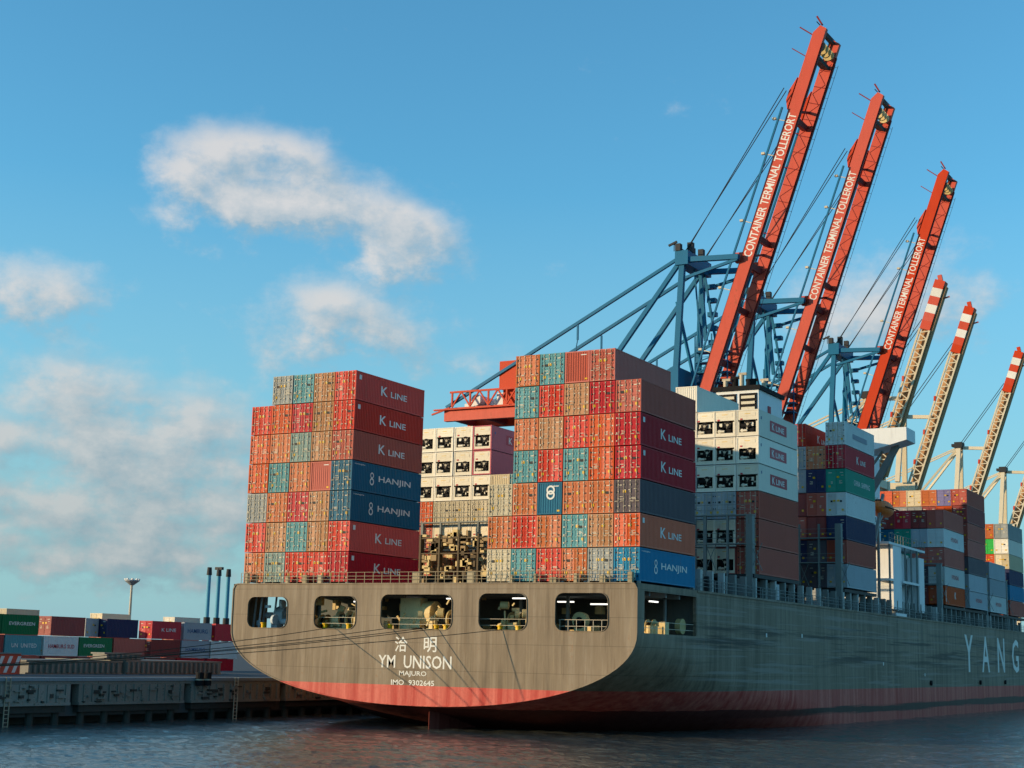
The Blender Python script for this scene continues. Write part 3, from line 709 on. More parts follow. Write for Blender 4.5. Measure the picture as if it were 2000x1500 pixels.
# stern railing and lockers
q = MB()
for i in range(44): x = -20.8+i*.967; q.bar((x, -.8, 12.48), (x, -.8, 13.55), .045)
for z in (12.9, 13.2, 13.55): q.bar((-20.8, -.8, z), (20.8, -.8, z), .035)
part('stern_railing', q, mRail, ship)
q = MB(); rng = random.Random(9)
for x, w, h in ((-13.6, .5, .9), (-11.9, .5, .9), (-20.6, .4, 1.1), (-15.6, .3, .8), (-1.2, .8, 1.1), (4.6, .7, 1.1), (9.0, .25, .8), (11.4, .2, .9), (13, .6, .6), (15.3, .3, .9), (17.8, .5, .7), (20.4, .4, 1.0)):
    q.box(x, x+w, -.6, -.2, 12.45, 12.45+h)
each('stern_locker', q, mRail, ship)
# twist-lock cones and feet under the stern stacks
q = MB()
for c in list(range(5))+list(range(11, 17)):
    for sx in (-1, 1): x = -20+2.5*c+sx*1.1; q.box(x-.12, x+.12, .0, .3, 12.43, 12.74); q.box(x-.12, x+.12, 11.8, 12.1, 12.43, 12.74)
part('container_foot', q, mShipPost, ship)
# mooring deck: winches, bollards, lamps
def winch(x, y, s=1.0):
    w = MB(); w.cyl((-.9, 0, .95), (.9, 0, .95), .5, k=16); 
    o = part('mooring_winch', MB().box(-1.5, -1.15, -.8, .8, 0, 1.2).box(1.15, 1.5, -.8, .8, 0, 1.2).box(-1.7, 1.7, -.9, .9, 0, .2), mBeigeGear, ship, (x, y, 8.3)); o.scale = (s, s, s)
    part('drum', w, mRope, o)
    f_ = MB()
    for a in (-.95, 0.2, .95): f_.cyl((a-.05, 0, .95), (a+.05, 0, .95), .85, k=20)
    each('drum_flange', f_, mBeigeGear, o); part('gearbox', MB().box(1.5, 2.5, -.55, .55, .1, 1.5), mBeigeGear, o); return o
winch(-9.9, 2.0); winch(1.2, 2.2, 1.1); winch(8.6, 2.4); winch(-17.5, 8, .9); winch(-2.0, 7, 1.1); winch(18.5, 7.5, .8)
q = MB(); q.cyl((-3.2, 2.2, 8.3), (-3.2, 2.2, 9.2), .9, k=20); q.cyl((-2.2, 2.6, 9.9), (-.5, 2.6, 9.9), 1.15, k=22); q.box(-3.8, -1.6, 1.6, 2.8, 8.6, 11.3); q.box(-1.0, .4, 1.6, 2.6, 9.2, 9.5); part('windlass', q, mBeigeGear, ship)
q = MB(); q.cyl((15.0, 1.2, 9.4), (15.0, 1.8, 9.4), .72, k=20); q.box(14.5, 15.5, 1.2, 1.8, 8.3, 9.4); part('cable_reel', q, mBeigeGear, ship)
q = MB(); q.cyl((15.0, 1.15, 9.4), (15.0, 1.2, 9.4), .3, k=14); part('reel_hub', q, mBlack, ship)
q = MB(); q.cyl((20.2, 10.6, 9.2), (20.7, 10.6, 9.2), .7, k=18); q.cyl((20.4, 4, 8.3), (20.4, 4, 9.1), .3, k=12); q.cyl((20.4, 5, 8.3), (20.4, 5, 9.1), .3, k=12); each('side_reel', q, mBeigeGear, ship)
for x in (-18.2, -10.9, -8.2, -3.6, 1.4, 2.4, 8.0, 9.8): 
    q = MB(); q.cyl((x, -.3, 8.3), (x, -.3, 8.75), .22, k=12); q.cyl((x, -.3, 8.75), (x, -.3, 8.85), .3, k=12); part('bollard', q, mYellow, ship)
q = MB()
for x in (-16.5, -9, -5.5, 2.6, 7.2, 12, 16.5): q.box(x, x+.25, 4.5, 4.75, 8.3, 12.0)
for x in (-19.5, -6, 5, 19.5): q.box(x, x+.2, 9, 9.2, 8.3, 12.0)
for y in (2.5, 6, 9): q.box(-21, 21, y, y+.25, 11.55, 12.0)
each('pillar', q, paint('gear_grey', (.20, .22, .22), .6), ship)
q = MB(); rng = random.Random(21)
for i in range(60):
    x = -19+rng.random()*39; y = 3+rng.random()*8; a = .2+.7*rng.random(); z = 8.3 if rng.random() < .6 else 10.2+rng.random()*1.2; q.box(x, x+a, y, y+.4, z, z+.2+rng.random()*.8)
each('deck_machinery', q, mBeigeGear, ship)
for x, y, z in ((-8.8, 1.4, 11.0), (1.4, 1.5, 11.3), (8.3, 1.5, 11.35), (15.6, 2.4, 10.9), (-6, 6, 11.3), (20.8, 3.2, 11.2), (11, 5, 11.2)):
    o = part('ceiling_lamp', MB().box(-.1, 1.5, -.1, .12, -.12, .0) if x < 20 else MB().box(-.1, .1, -.1, 1.5, -.12, 0), mLamp, ship, (x, y, z))
q = MB()
for x in [14.0+.8*i for i in range(7)]: q.bar((x, -.5, 8.3), (x, -.5, 9.4), .04)
for z in (8.85, 9.4): q.bar((13.9, -.5, z), (18.8, -.5, z), .04); q.bar((-11.5, -.4, z), (11, -.4, z), .035); q.bar((21.2, .5, z), (21.2, 12, z), .04)
part('mooring_deck_rail', q, mSteel, ship)
q = MB(); rng = random.Random(77)
for i in range(16):
    x = -20.9+rng.random()*4.6; y = .3+rng.random()*2.8; z = 8.4+rng.random()*2.4; a = .2+rng.random()*.6
    if i % 3 == 0: q.cyl((x, y, z), (x+a, y, z), .25+.3*rng.random(), k=12)
    elif i % 3 == 1: q.bar((x, y, 8.3), (x+.3, y, 11.8), .14)
    else: q.box(x, x+a, y, y+.3, z, z+.2+.5*rng.random())
q.cyl((-18.6, 2.6, 9.6), (-17.6, 2.6, 9.6), .9, k=18); q.box(-17.4, -16.4, 3.0, 3.6, 8.3, 10.4)
each('port_gear', q, mClutter, ship)
q = MB(); rng = random.Random(78)
for x0, x1 in ((-11.6, -7.1), (-4.0, 3.2), (6.4, 10.8)):
    for i in range(15):
        x = x0+rng.random()*(x1-x0-.4); y = .5+rng.random()*2; z = 8.4+rng.random()*2.3; r_ = .12+.42*rng.random()
        if i % 2: q.cyl((x, y, z), (x+.2+.5*rng.random(), y+.2, z), r_, k=14)
        else: q.bar((x, y, z), (x+(rng.random()-.5)*1.6, y, z+(rng.random()-.3)*1.4), .10+.12*rng.random())
each('winch_fitting', q, mBeigeGear, ship)
# rudder head
q = MB()
prof = [(0, 0), (.35, .8), (.5, 2.2), (.42, 4), (.05, 6.5)]
pts = prof+[(-x, y) for x, y in reversed(prof)][:-1]; k = len(pts)
q.add([(x*1.6, y+1.2, -4) for x, y in pts]+[(x*1.6, y+1.2, 1.25) for x, y in pts], [(i, (i+1) % k, k+(i+1) % k, k+i) for i in range(k)]+[tuple(range(k, 2*k))])
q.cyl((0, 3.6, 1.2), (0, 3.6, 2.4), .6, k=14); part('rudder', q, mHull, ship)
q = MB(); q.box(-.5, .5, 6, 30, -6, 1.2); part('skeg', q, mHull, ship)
# lettering
letter('YM  UNISON', 7.8, 1.15, mWhite, ship, (-.36, -1.012, 5.5), AFT); letter('MAJURO', 2.9, .55, mWhite, ship, (-.5, -1.012, 4.42), AFT)
letter('IMO  9302645', 4.6, .48, mWhite, ship, (-.5, -1.012, 3.66), AFT)
letter('洽', 1.35, 1.35, mWhite, ship, (-1.85, -1.012, 7.05), AFT); letter('明', 1.35, 1.35, mWhite, ship, (1.25, -1.012, 7.05), AFT)
for i, chh in enumerate('YANG'):
    y = 118.3+i*11.3; letter(chh, 5.4, 5.5, mWhite, ship, (HB+.015, y, 8.3), STAR)
# draft/pilot marks low on the side
q = MB()
for y, z in ((72, 6.2), (30, 8.7), (41, 8.9), (92, 4.9)): q.box(HB+.005, HB+.03, y, y+.35, z, z+.4)
each('hull_mark', q, mWhite, ship)
q = MB()
for y in (95, 125, 143): q.cyl((HB+.0, y, 4.0), (HB+.25, y, 4.0), .35, k=10)
each('overboard_discharge', q, mBlack, ship)

# lashing bridges
def lashing(y, top, xs0=-21, xs1=21.1, posts=True, name='lashing_bridge'):
    q = MB()
    for z in (15.1+2.9, 15.1+5.8):
        if z > top+.5: continue
        q.box(xs0, xs1, y-.45, y+.45, z-.12, z)
        for zz in (.5, 1.0): q.bar((xs0, y-.42, z+zz), (xs1, y-.42, z+zz), .04)
    br = part(name, q, mShipPost, ship)
    for i in range(18):
        x = xs0+.2+(xs1-xs0-.5)*i/17
        if -7 < x < 12: continue
        w = .30 if i % 2 else .2
        p_ = MB(); p_.box(x-w/2, x+w/2, y-.4, y-.1, 12.46, top)
        if i == 17: p_.box(x-.45, x+.25, y-.42, y+.3, 12.46, top)
        if i % 2: p_.bar((x, y-.2, 15.2), (x+1.2, y-.2, 18), .06); p_.bar((x+1.2, y-.2, 15.2), (x, y-.2, 18), .06)
        part('post', p_, mShipPost, br)
lashing(27.9, 20.9); lashing(57.3, 22.5); lashing(104.8, 20.9); lashing(118.2, 20.9); lashing(134.2, 20.9); lashing(149.5, 20.9)
q = MB(); rng = random.Random(33)
for i in range(110):
    x = -20.5+rng.random()*11; z = 12.6+rng.random()*6.6; a = .25+.6*rng.random(); q.box(x, x+a, 26.3, 27.0, z, z+.2+.6*rng.random(), rng.choice((0, 1, 1, 2)))
for x in (-20.3, -17.8, -15.3, -12.8, -10.3): q.box(x, x+.22, 26.2, 26.9, 12.46, 19.4, 0)
for z in (15.2, 17.2, 18.9): q.box(-20.5, -9.5, 26.25, 26.8, z, z+.13, 0)
part('lashing_gear', q, [paint('oily_brown_steel', (.10, .075, .045), .6), mBeigeGear, paint('tarnished_steel', (.34, .25, .14), .6)], ship)
# funnel casing
q = MB(); q.box(9.8, 15, 46, 54, 12.46, 37.1); fn = part('funnel', q, mShipWhite, ship)
q = MB(); q.box(9.5, 15.25, 45.7, 54.3, 37.1, 37.6); part('top_band', q, mBlack, fn)
for x0 in (10.2, 12.7):
    q = MB(); q.box(x0, x0+2.1, 45.9, 45.998, 33.9, 36.7, 0)
    for i in range(4): q.box(x0+.25, x0+1.9, 45.78, 45.9, 34.1+i*.66, 34.42+i*.66, 1)
    part('louvre', q, [mBlack, mCraneCream], fn)
q = MB(); q.box(15.0, 15.08, 49, 49.9, 33.4, 35.6); part('side_door', q, mRedMark, fn)
for i, (x, y) in enumerate(((10.6, 47), (11.6, 47.5), (12.6, 47), (13.6, 48), (14.2, 50), (12, 51))):
    q = MB(); q.cyl((x, y, 37.6), (x, y, 38.5+.3*(i % 3)), .28+.1*(i % 2), k=12); q.bar((x-.4, y, 38.6+.3*(i % 3)), (x+.6, y, 38.6+.3*(i % 3)), .3); each('exhaust_pipe', q, mBlack if i % 2 else mSteel, fn)
# deckhouse with bridge wings
q = MB(); q.box(-16, 15.6, 80, 93, 12.46, 36.2); dh = part('deckhouse', q, mShipWhite, ship)
q = MB()
for s in (1, -1):
    xa, xb = 15.6*s, 22.0*s
    vs = [(xa, 83.5, 34.3), (xb, 83.5, 36.0), (xb, 83.5, 37.7), (xa, 83.5, 37.7), (xa, 88, 34.3), (xb, 88, 36.0), (xb, 88, 37.7), (xa, 88, 37.7)]
    q.add(vs, [(0, 1, 2, 3), (7, 6, 5, 4), (0, 4, 5, 1), (1, 5, 6, 2), (3, 2, 6, 7)])
bw = each('bridge_wing', q, mShipWhite, dh)[0]
q = MB()
for s in (1, -1):
    q.bar((16.0*s, 85.5, 28.5), (20.2*s, 85.5, 35.6), .8, .8); q.bar((15.6*s, 85.5, 31.5), (18.2*s, 85.5, 34.8), .3, .3)
each('wing_bracket', q, mShipPost, bw)
q = MB(); q.box(-13, 10, 82, 92, 36.2, 37.6); part('wheelhouse', q, mShipWhite, dh)
q = MB()
for z in (17.3, 20.1, 22.9, 25.7, 28.5, 31.3):
    for i in range(9): q.box(15.6, 15.64, 81+i*1.3, 81.6+i*1.3, z, z+.7)
each('porthole', q, mGlass, dh)
q = MB()
for s in (1, -1):
    for y0, y1, z1, x0 in ((78.6, 82.6, 21.6, 19.4), (91.5, 94.2, 20.8, 19.6)): q.box(*sorted((s*x0, s*21.2)), y0, y1, 13.4, z1)
    q.box(*sorted((s*15.6, s*19.4)), 81, 93, 12.5, 21.2)
    q.box(*sorted((s*15.6, s*21.3)), 76.5, 94.5, 21.6, 21.9); q.box(*sorted((s*15.6, s*21.4)), 82.7, 91.4, 16.9, 17.2); q.box(*sorted((s*19.4, s*21.4)), 76.5, 78.6, 16.9, 17.2)
    q.box(*sorted((s*19.0, s*21.4)), 79, 84, 12.46, 12.9)
each('side_casing', q, mShipWhite, dh)
q = MB()
for s in (1,):
    for y in (77, 84.5, 87.5, 90.5): q.bar((21.2, y, 12.5), (21.2, y, 21.6), .22)
    for i in range(14): q.bar((21.3, 76.6+i*1.35, 21.9), (21.3, 76.6+i*1.35, 23), .06)
    for z in (22.4, 23): q.bar((21.3, 76.5, z), (21.3, 94.5, z), .06)
    q.bar((21.0, 84.5, 12.6), (21.0, 87.5, 17), .2); q.bar((20.5, 73, 21.9), (20.5, 77, 28), .35); q.bar((20.5, 74.5, 13), (20.5, 74.5, 24), .3); q.bar((20.5, 74.5, 24), (20.5, 79, 27), .3)
    for i in range(8): q.bar((19.2+.25*i, 76+i*.3, 22+i*.6), (19.2+.25*i, 77.8+i*.3, 22+i*.6), .15)
part('davit_frame', q, mShipPost, dh)
lb = thing('lifeboat', (20.2, 77.6, 26.2), 'small orange lifeboat in its davit beside the deckhouse', 'lifeboat')
bm = bmesh.new(); bmesh.ops.create_uvsphere(bm, u_segments=20, v_segments=12, radius=1)
for v in bm.verts:
    v.co.x *= 1.25; v.co.y *= 3.4; v.co.z = v.co.z*(1.1 if v.co.z > 0 else 1.2)
me = bpy.data.meshes.new('hull'); bm.to_mesh(me); bm.free(); me.materials.append(paint('lifeboat_orange', (.66, .15, .03), .5, .4)); link('hull', me, lb)
part('canopy_window', MB().box(-.5, .5, -2.0, -1.4, .5, 1.05), mGlass, lb)
part('mast', MB().bar((0, 0, 1), (0, 0, 1.9), .08), mSteel, lb)
q = MB(); q.bar((1.28, -3, .0), (1.28, 3, .0), .12); part('rubbing_strake', q, mBlack, lb)

# mooring ropes
BOL = Vector((-26.5, -33.5, QZ+.4)); BOL2 = Vector((-26.5, -46, QZ+.4))
def rope(a, b, label, r=.034, sag=.5):
    q = MB(); a = Vector(a); b = Vector(b); pr = a; n = 14
    for i in range(1, n+1):
        t_ = i/n; p = a.lerp(b, t_); p.z -= sag*4*t_*(1-t_); q.cyl(pr, p, r, k=6); pr = p
    o = part('mooring_rope', q, mRope, None, label=label, category='mooring rope', group='mooring ropes from the stern to the quay'); return o
for i, (x, bb, l_) in enumerate(((-9.4, BOL, 'mooring rope leaving the second opening from the left'), (-3.0, BOL, 'mooring rope leaving the left end of the wide middle opening'),
        (.3, BOL, 'mooring rope leaving the middle of the wide middle opening'), (2.0, BOL, 'mooring rope leaving the right end of the wide middle opening'), (8.6, BOL, 'mooring rope leaving the fourth opening from the left'))):
    rope((x, -1.05, 8.48), bb+Vector((0, 0, .3)), l_)
for i, b_ in enumerate((BOL, BOL2)):
    t = thing('bollard', (b_.x, b_.y, QZ), ['squat iron bollard on the quay holding five ropes', 'squat iron bollard on the quay at the far left'][i], 'bollard', 'quay bollards')
    part('post', MB().cyl((0, 0, 0), (0, 0, .7), .28, .22, 14), mBlack, t); part('cap', MB().cyl((0, 0, .7), (0, 0, .9), .42, k=14), mBlack, t)

# ------------------------------------------------------------------ quay cranes
BA = radians(71); BD = Vector((cos(BA), 0, sin(BA))); BN = Vector((-sin(BA), 0, cos(BA)))
def bp_(s, n=0, y=0, hz=47.6): return Vector((0, y, hz))+BD*s+BN*n
def portal(t, m, apex, hy=9.0, cream=False):
    for x in (-1.0, -31):
        for y in (-hy, hy):
            part('portal_leg', MB().box(x-.8, x+.8, y-.8, y+.8, 2, 47), m, t)
            q = MB()
            for i in range(4): q.cyl((x-.3, y-2.4+i*1.6, .55), (x+.3, y-2.4+i*1.6, .55), .55, k=14)
            q.box(x-.5, x+.5, y-3.2, y+3.2, .9, 2.0); part('bogie', q, mDark, t)
    q = MB()
    for y in (-hy, hy):
        q.box(-30.2, -1.8, y-.6, y+.6, 16, 17.8); q.box(-30.2, -1.8, y-.6, y+.6, 44.5, 46.5); q.bar((-31, y, 17), (-16, y, 45), .8); q.bar((-1, y, 17), (-16, y, 45), .8)
    for x in (-1, -31): q.box(x-.6, x+.6, -hy+.8, hy-.8, 12, 14); q.box(x-.62, x+.62, -hy+.8, hy-.8, 45, 46.9)
    part('portal_beam', q, m, t)
def red_crane():
    t = thing('gantry_crane', (-26, 132.7, QZ), 'red and blue quay crane with raised boom, nearest and tallest in the photo', 'harbour crane', 'red and blue quay cranes')
    portal(t, mCraneBlue, 73.5)
    Lb = 69.8
    for y in (-3.8, 3.8):
        q = MB(); q.bar(bp_(-1, 0, y), bp_(Lb-1.5, 0, y), .9, 2.2, upv=BN); 
        a = bp_(Lb-1.5, -1.35, y); q.add([bp_(Lb-1.5, -1.1, y-.45), bp_(Lb-1.5, 1.1, y-.45), bp_(Lb, .2, y-.45), bp_(Lb-.4, -1.1, y-.45), bp_(Lb-1.5, -1.1, y+.45), bp_(Lb-1.5, 1.1, y+.45), bp_(Lb, .2, y+.45), bp_(Lb-.4, -1.1, y+.45)],
              [(0, 1, 2, 3), (7, 6, 5, 4), (1, 5, 6, 2), (2, 6, 7, 3), (0, 3, 7, 4)])
        g = part('boom_girder', q, mCraneRed, t)
        q = MB(); n0 = -1.36
        for s in [2+i*3.1 for i in range(22)]: q.bar(bp_(s, -1.05, y+.47*(1 if y < 0 else -1)), bp_(s, 1.05, y+.47*(1 if y < 0 else -1)), .12, .12)
        q.bar(bp_(0, -1.22, y), bp_(Lb-3, -1.22, y), .45, .2, upv=BN); part('trolley_rail', q, mCraneRedD, g)
        q = MB(); wy = y+(.75 if y > 0 else -.0)
        if y > 0:
            q.bar(bp_(3, -1.0, wy), bp_(Lb-4, -1.0, wy), .5, .1, upv=BN)
            for i in range(33): s_ = 3+i*1.95; q.bar(bp_(s_, -1.0, wy+.3), bp_(s_, -1.55, wy+.3), .05)
            q.bar(bp_(3, -1.55, wy+.3), bp_(Lb-4, -1.55, wy+.3), .06)
            for i in range(16): s_ = 3+i*3.9; q.bar(bp_(s_, -.9, y-.47), bp_(s_+1.9, .9, y-.47), .07); q.bar(bp_(s_+1.9, .9, y-.47), bp_(s_+3.9, -.9, y-.47), .07)
            part('walkway', q, mCraneRedD, g)
        q = MB(); q.add([bp_(54, 1.35, y-.4), bp_(60, 1.35, y-.4), bp_(57.4, 2.1, y-.4), bp_(55.6, 2.1, y-.4), bp_(54, 1.35, y+.4), bp_(60, 1.35, y+.4), bp_(57.4, 2.1, y+.4), bp_(55.6, 2.1, y+.4)], [(0, 1, 2, 3), (7, 6, 5, 4), (1, 5, 6, 2), (2, 6, 7, 3), (3, 7, 4, 0)])
        q.box(*[v for p in zip(bp_(26.5, 1.35, y)-Vector((.8, .45, .9)), bp_(26.5, 1.35, y)+Vector((.8, .45, .9))) for v in p])
        each('stay_bracket', q, mCraneRed, g)
        q = MB()
        for s in (9, 20.5, 33, 45.5, 52): q.bar(bp_(s, 1.3, y), bp_(s, 3.3, y), .14); q.box(*[v for p in zip(bp_(s, 3.3, y)-Vector((.3, .25, .2)), bp_(s, 3.3, y)+Vector((.3, .25, .2))) for v in p])
        each('floodlight', q, mCraneRedD if y > 0 else mCraneCream, g)
    for s in (8, 18, 26, 31, 53):
        q = MB(); q.bar(bp_(s, .2, -3.34), bp_(s, .2, 3.34), 1.0, 1.0, upv=BN)
        if s in (26, 53): q.bar(bp_(s+1, .5, -3.34), bp_(s+3, .5, 3.34), .4)
        part('boom_tie', q, mCraneRedD, t)
    q = MB(); q.bar(bp_(64.5, 0, -3.34), bp_(64.5, 0, 3.34), .6, 1.6, upv=BN, mi=0); q.bar(bp_(69.2, .2, -3.34), bp_(69.2, .2, 3.34), .5, .9, upv=BN, mi=0)
    for y in (-2.4, -.8, .8, 2.4): q.cyl(bp_(66.6, -.2, y-.2), bp_(66.6, -.2, y+.2), 1.0, k=16, mi=1); 
    for y in (-3, 0, 3): q.bar(bp_(64.5, .8, y), bp_(69.2, .6, y), .25, mi=0)
    q.bar(bp_(70.0, .6, -5.2), bp_(70.2, .6, 5.2), .12, mi=0)
    part('sheave_frame', q, [mDark, mBeigeGear], t)
    q = MB(); q.bar(bp_(68, 1.2, -3.8), bp_(69, 4.0, -3.8), .2); q.bar(bp_(64, 1.2, -3.8), bp_(65, 4.2, -3.8), .15); q.bar(bp_(70, 0, -3.8), bp_(71.4, 1.5, -3.8), .3); part('tip_light', q, mCraneRedD, t)
    o = link('lettering', text_mesh('CONTAINER TERMINAL TOLLERORT', 26.5, 1.55, mWhite), t)
    R = Matrix((BD, BN, Vector((0, -1, 0)))).transposed().to_4x4(); R.translation = bp_(40.2, 0, -4.266); o.matrix_basis = R
    # stationary girder to the rear
    for y in (-4.4, 4.4):
        part('girder', MB().box(-52.5, 1.0, y-.55, y+.55, 46.95, 49.5), mCraneRed, t)
    q = MB()
    for x in (-51, -44, -36, -22, -12): q.box(x-.5, x+.5, -3.84, 3.84, 47.2, 48.8)
    each('girder_tie', q, mCraneRedD, t)
    q = MB()
    for y in (-5.4, 5.4):
        zt = 52.4
        for i in range(8):
            x = -50.5+i*4; q.bar((x, y, 49.5), (x, y, zt), .3); q.bar((x, y, 49.5), (x+2, y, zt), .25); q.bar((x+4, y, 49.5), (x+2, y, zt), .25)
        q.bar((-51, y, zt), (-18, y, zt), .35); q.bar((-55, y, 48.3), (-51, y, 49.4), .3); q.box(-54.5, -10, y-.3, y+.3, 49.0, 49.25)
    part('walkway_truss', q, mCraneRed, t)
    q = MB(); rng = random.Random(2)
    for i in range(10): x = -50+i*2.6; q.box(x, x+1.2+rng.random(), -3.5+rng.random()*2, .5+rng.random(), 49.6, 50.6+rng.random()*1.6)
    q.cyl((-46, -4, 50.9), (-46, 2, 50.9), 1.1, k=16); q.cyl((-38, -4, 51), (-38, 2, 51), 1.1, k=16)
    each('hoist_gear', q, mShipWhite, t)
    part('machinery_house', MB().box(-40.5, -27, -4.9, 4.9, 52.5, 57.8).box(-40, -27.5, -4.2, 4.2, 49.55, 52.5), mCraneRed, t)
    # A-frame
    for y in (-5, 5):
        q = MB(); q.bar((-4.5, y, 49.5), (-3.2, y*.96, 73.8), 1.0, .9); part('apex_mast', q, mCraneBlue, t)
        q = MB(); q.bar((-3.8, y*.96, 73.2), (-22, y, 49.5), .75); part('rear_strut', q, mCraneBlue, t)
        q = MB(); q.bar((-4.0, y*.96, 74.0), (-52, y, 49.6), .55); part('backstay', q, mCraneBlue, t)
        q = MB(); q.bar((-24, y, 63.4), (-24, y, 60.6), .3); q.bar((-24, y, 60.6), (-24.4, y, 58.5), .15); part('stay_hanger', q, mCraneBlue, t)
        q = MB(); q.bar((-3.2, y*.96, 73.6), (bp_(27).x-1.3, y, 73.0), .9); q.bar((-3.0, y*.96, 70.2), (bp_(27).x-1.5, y, 72.6), .5); part('boom_latch', q, mCraneBlue, t)
        q = MB(); a = Vector((-3, y*.8, 75.3))
        for n_ in (2.2, 2.8): q.cyl(a+Vector((n_*.4-1, 0, 0)), bp_(55.5+n_*.7, n_, y), .085, k=5)
        part('boom_hoist_cable', q, mDark, t)
        q = MB(); q.bar(bp_(20, 2.3, y), bp_(54, 2.0, y), .32); q.bar((-1.5, y, 50), bp_(20, 2.3, y), .3); part('forestay', q, mCraneBlue, t)
        q = MB(); q.bar((-4.2, y, 66), (-2.0, y*.2, 50), .45); part('inner_brace', q, mCraneBlue, t)
    q = MB(); q.box(-5.3, -3.7, -5.5, 6.5, 49.6, 54); part('base_beam', q, mCraneBlue, t)
    q = MB(); q.box(-4.4, -1.9, -5.6, 5.6, 72.6, 75.2); part('apex_beam', q, mCraneBlue, t)
    q = MB()
    for x, y, h in ((-3.8, -5.3, 1.3), (-2.2, -3.5, 1.8), (-3, -1, 1.5), (-2.4, 2, 1.9), (-3.5, 5, 1.2)): q.box(x-.5, x+.5, y-.5, y+.5, 75.2, 75.2+h)
    for y in (-5.5, -2, 2, 5.5): q.bar((-4.6, y, 75.2), (-4.6, y, 76.6), .12)
    q.bar((-4.6, -5.5, 76.5), (-4.6, 5.5, 76.5), .12); q.bar((-5.6, -5.6, 76.3), (-4, -5.6, 76.9), .35)
    part('apex_platform', q, [mDark], t)
    q = MB()
    for k_ in range(4):
        z = 52+k_*1.9; q.box(-3.2, 3.0, 1.0, 3.2, z, z+.12); q.bar((-3.2, 1.0, z), (3.0, 1.0, z+1.9), .18); q.bar((-3.2, 1, z+1), (3, 1, z+1), .1)
    for x in (-3.2, 0, 3): q.bar((x, 1, 49.6), (x, 1, 61), .2)
    q.bar((-1.5, 2, 60), (-2.6, 2, 72.6), .6); q.bar((.5, 3.5, 56), (-2.4, 3.6, 72.6), .4); q.bar((-1.2, -1.0, 58), (-2.6, -.8, 72.6), .25)
    for k_ in range(7): q.box(-2.0+k_*.1, -.4+k_*.1, 3.4, 4.6, 70-k_*2.6, 70.8-k_*2.6)
    part('stair_tower', q, mCraneBlue, t)
    part('operator_cab', MB().box(-8, -5, -1.3, 1.3, 43.6, 46.2), mGlass, t)
    return t
def cream_crane():
    t = thing('lattice_boom_crane', (-26, 240.5, QZ), 'cream quay crane with red-banded raised boom, leftmost of the cream ones', 'harbour crane', 'cream quay cranes with red-banded booms')
    portal(t, mCraneCream, 66)
    Lb = 48.5; W_ = 1.15
    q = MB()
    for y in (-W_, W_):
        for n_ in (-1.2, 1.2): q.bar(bp_(0, n_, y), bp_(Lb-12.2, n_, y), .42, .42, upv=BN)
    for y in (-W_, W_):
        for i in range(17):
            s = i*2.13; q.bar(bp_(s, -1.2, y), bp_(s+1.06, 1.2, y), .26); q.bar(bp_(s+1.06, 1.2, y), bp_(s+2.13, -1.2, y), .26)
    bg = part('boom', q, mCraneCream, t)
    q = MB(); q.bar(bp_(0, 0, W_*.2), bp_(Lb-12.2, 0, W_*.2), .25, 1.9, upv=BN); q.bar(bp_(0, -1.62, 0), bp_(Lb-1, -1.62, 0), 1.9, .42, upv=BN); part('walkway', q, mCraneRust, bg)
    for i in range(6):
        a = Lb-12.2+i*2.05; q = MB(); q.bar(bp_(a, 0, 0), bp_(a+2.04, 0, 0), 2.7, 2.5, upv=BN); part('boom_band', q, mCraneRed if i % 2 or i == 0 else mWhite, bg)
    q = MB(); q.bar(bp_(Lb-.2, 0, 0), bp_(Lb+1.4, .9, 0), 1.0, .8); q.bar(bp_(Lb-4, -1.4, 0), bp_(Lb-3, -3, 0), .3); part('boom_tip', q, mCraneRed, bg)
    q = MB()
    for s in (6, 14, 23): q.bar(bp_(s, 1.2, -W_), bp_(s+1.2, 1.5, -W_), .5, .7)
    each('stay_bracket', q, mCraneRed, bg)
    part('girder', MB().box(-46, 1, -1.8, -.8, 46.5, 49).box(-46, 1, .8, 1.8, 46.5, 49), mCraneCream, t)
    for y in (-2.2, 2.2):
        part('apex_mast', MB().bar((-3, y*1.6, 49), (-2.2, y*.5, 66.5), 1.2, 1.0), mCraneCream, t)
        part('rear_strut', MB().bar((-2.6, y*.5, 66), (-17, y*1.5, 49), .6), mCraneCream, t)
        part('backstay', MB().bar((-2.6, y*.5, 66.3), (-44, y, 49), .35), mCraneCream, t)
        q = MB(); q.cyl((-2, y*.5, 67), bp_(Lb-10, 1.4, y*.5), .1, k=5); part('boom_hoist_cable', q, mDark, t)
    q = MB(); q.box(-3.4, -1.2, -1.8, 1.8, 66, 67.8); q.box(-4.4, -3.4, -1, 1, 66.6, 67.4); part('apex_beam', q, mDark, t)
    q = MB(); q.bar((-1.2, 0, 66.2), (bp_(19.5).x-1.2, 0, 65.8), .9, .9); part('boom_latch', q, mCraneCream, t)
    part('machinery_house', MB().box(-34, -24, -4, 4, 49.2, 54), mCraneCream, t)
    return t
def copy_tree(o, parent=None):
    c = o.copy(); COL.objects.link(c); c.parent = parent
    for ch in list(o.children): copy_tree(ch, c)
    return c
rc = red_crane()
for y, l_ in ((168.6, 'red and blue quay crane with raised boom, middle of the three red ones'), (221.3, 'red and blue quay crane with raised boom, rightmost and smallest-looking red one')):
    c_ = copy_tree(rc); c_.location.y = y; c_['label'] = l_
wc = cream_crane()
for y, l_ in ((270.8, 'cream quay crane with red-banded raised boom, second of the cream ones'), (333, 'cream quay crane with red-banded boom leaning to the right edge, third cream one'), (394, 'cream quay crane cut by the right edge, farthest of all')):
    c_ = copy_tree(wc); c_.location.y = y; c_['label'] = l_

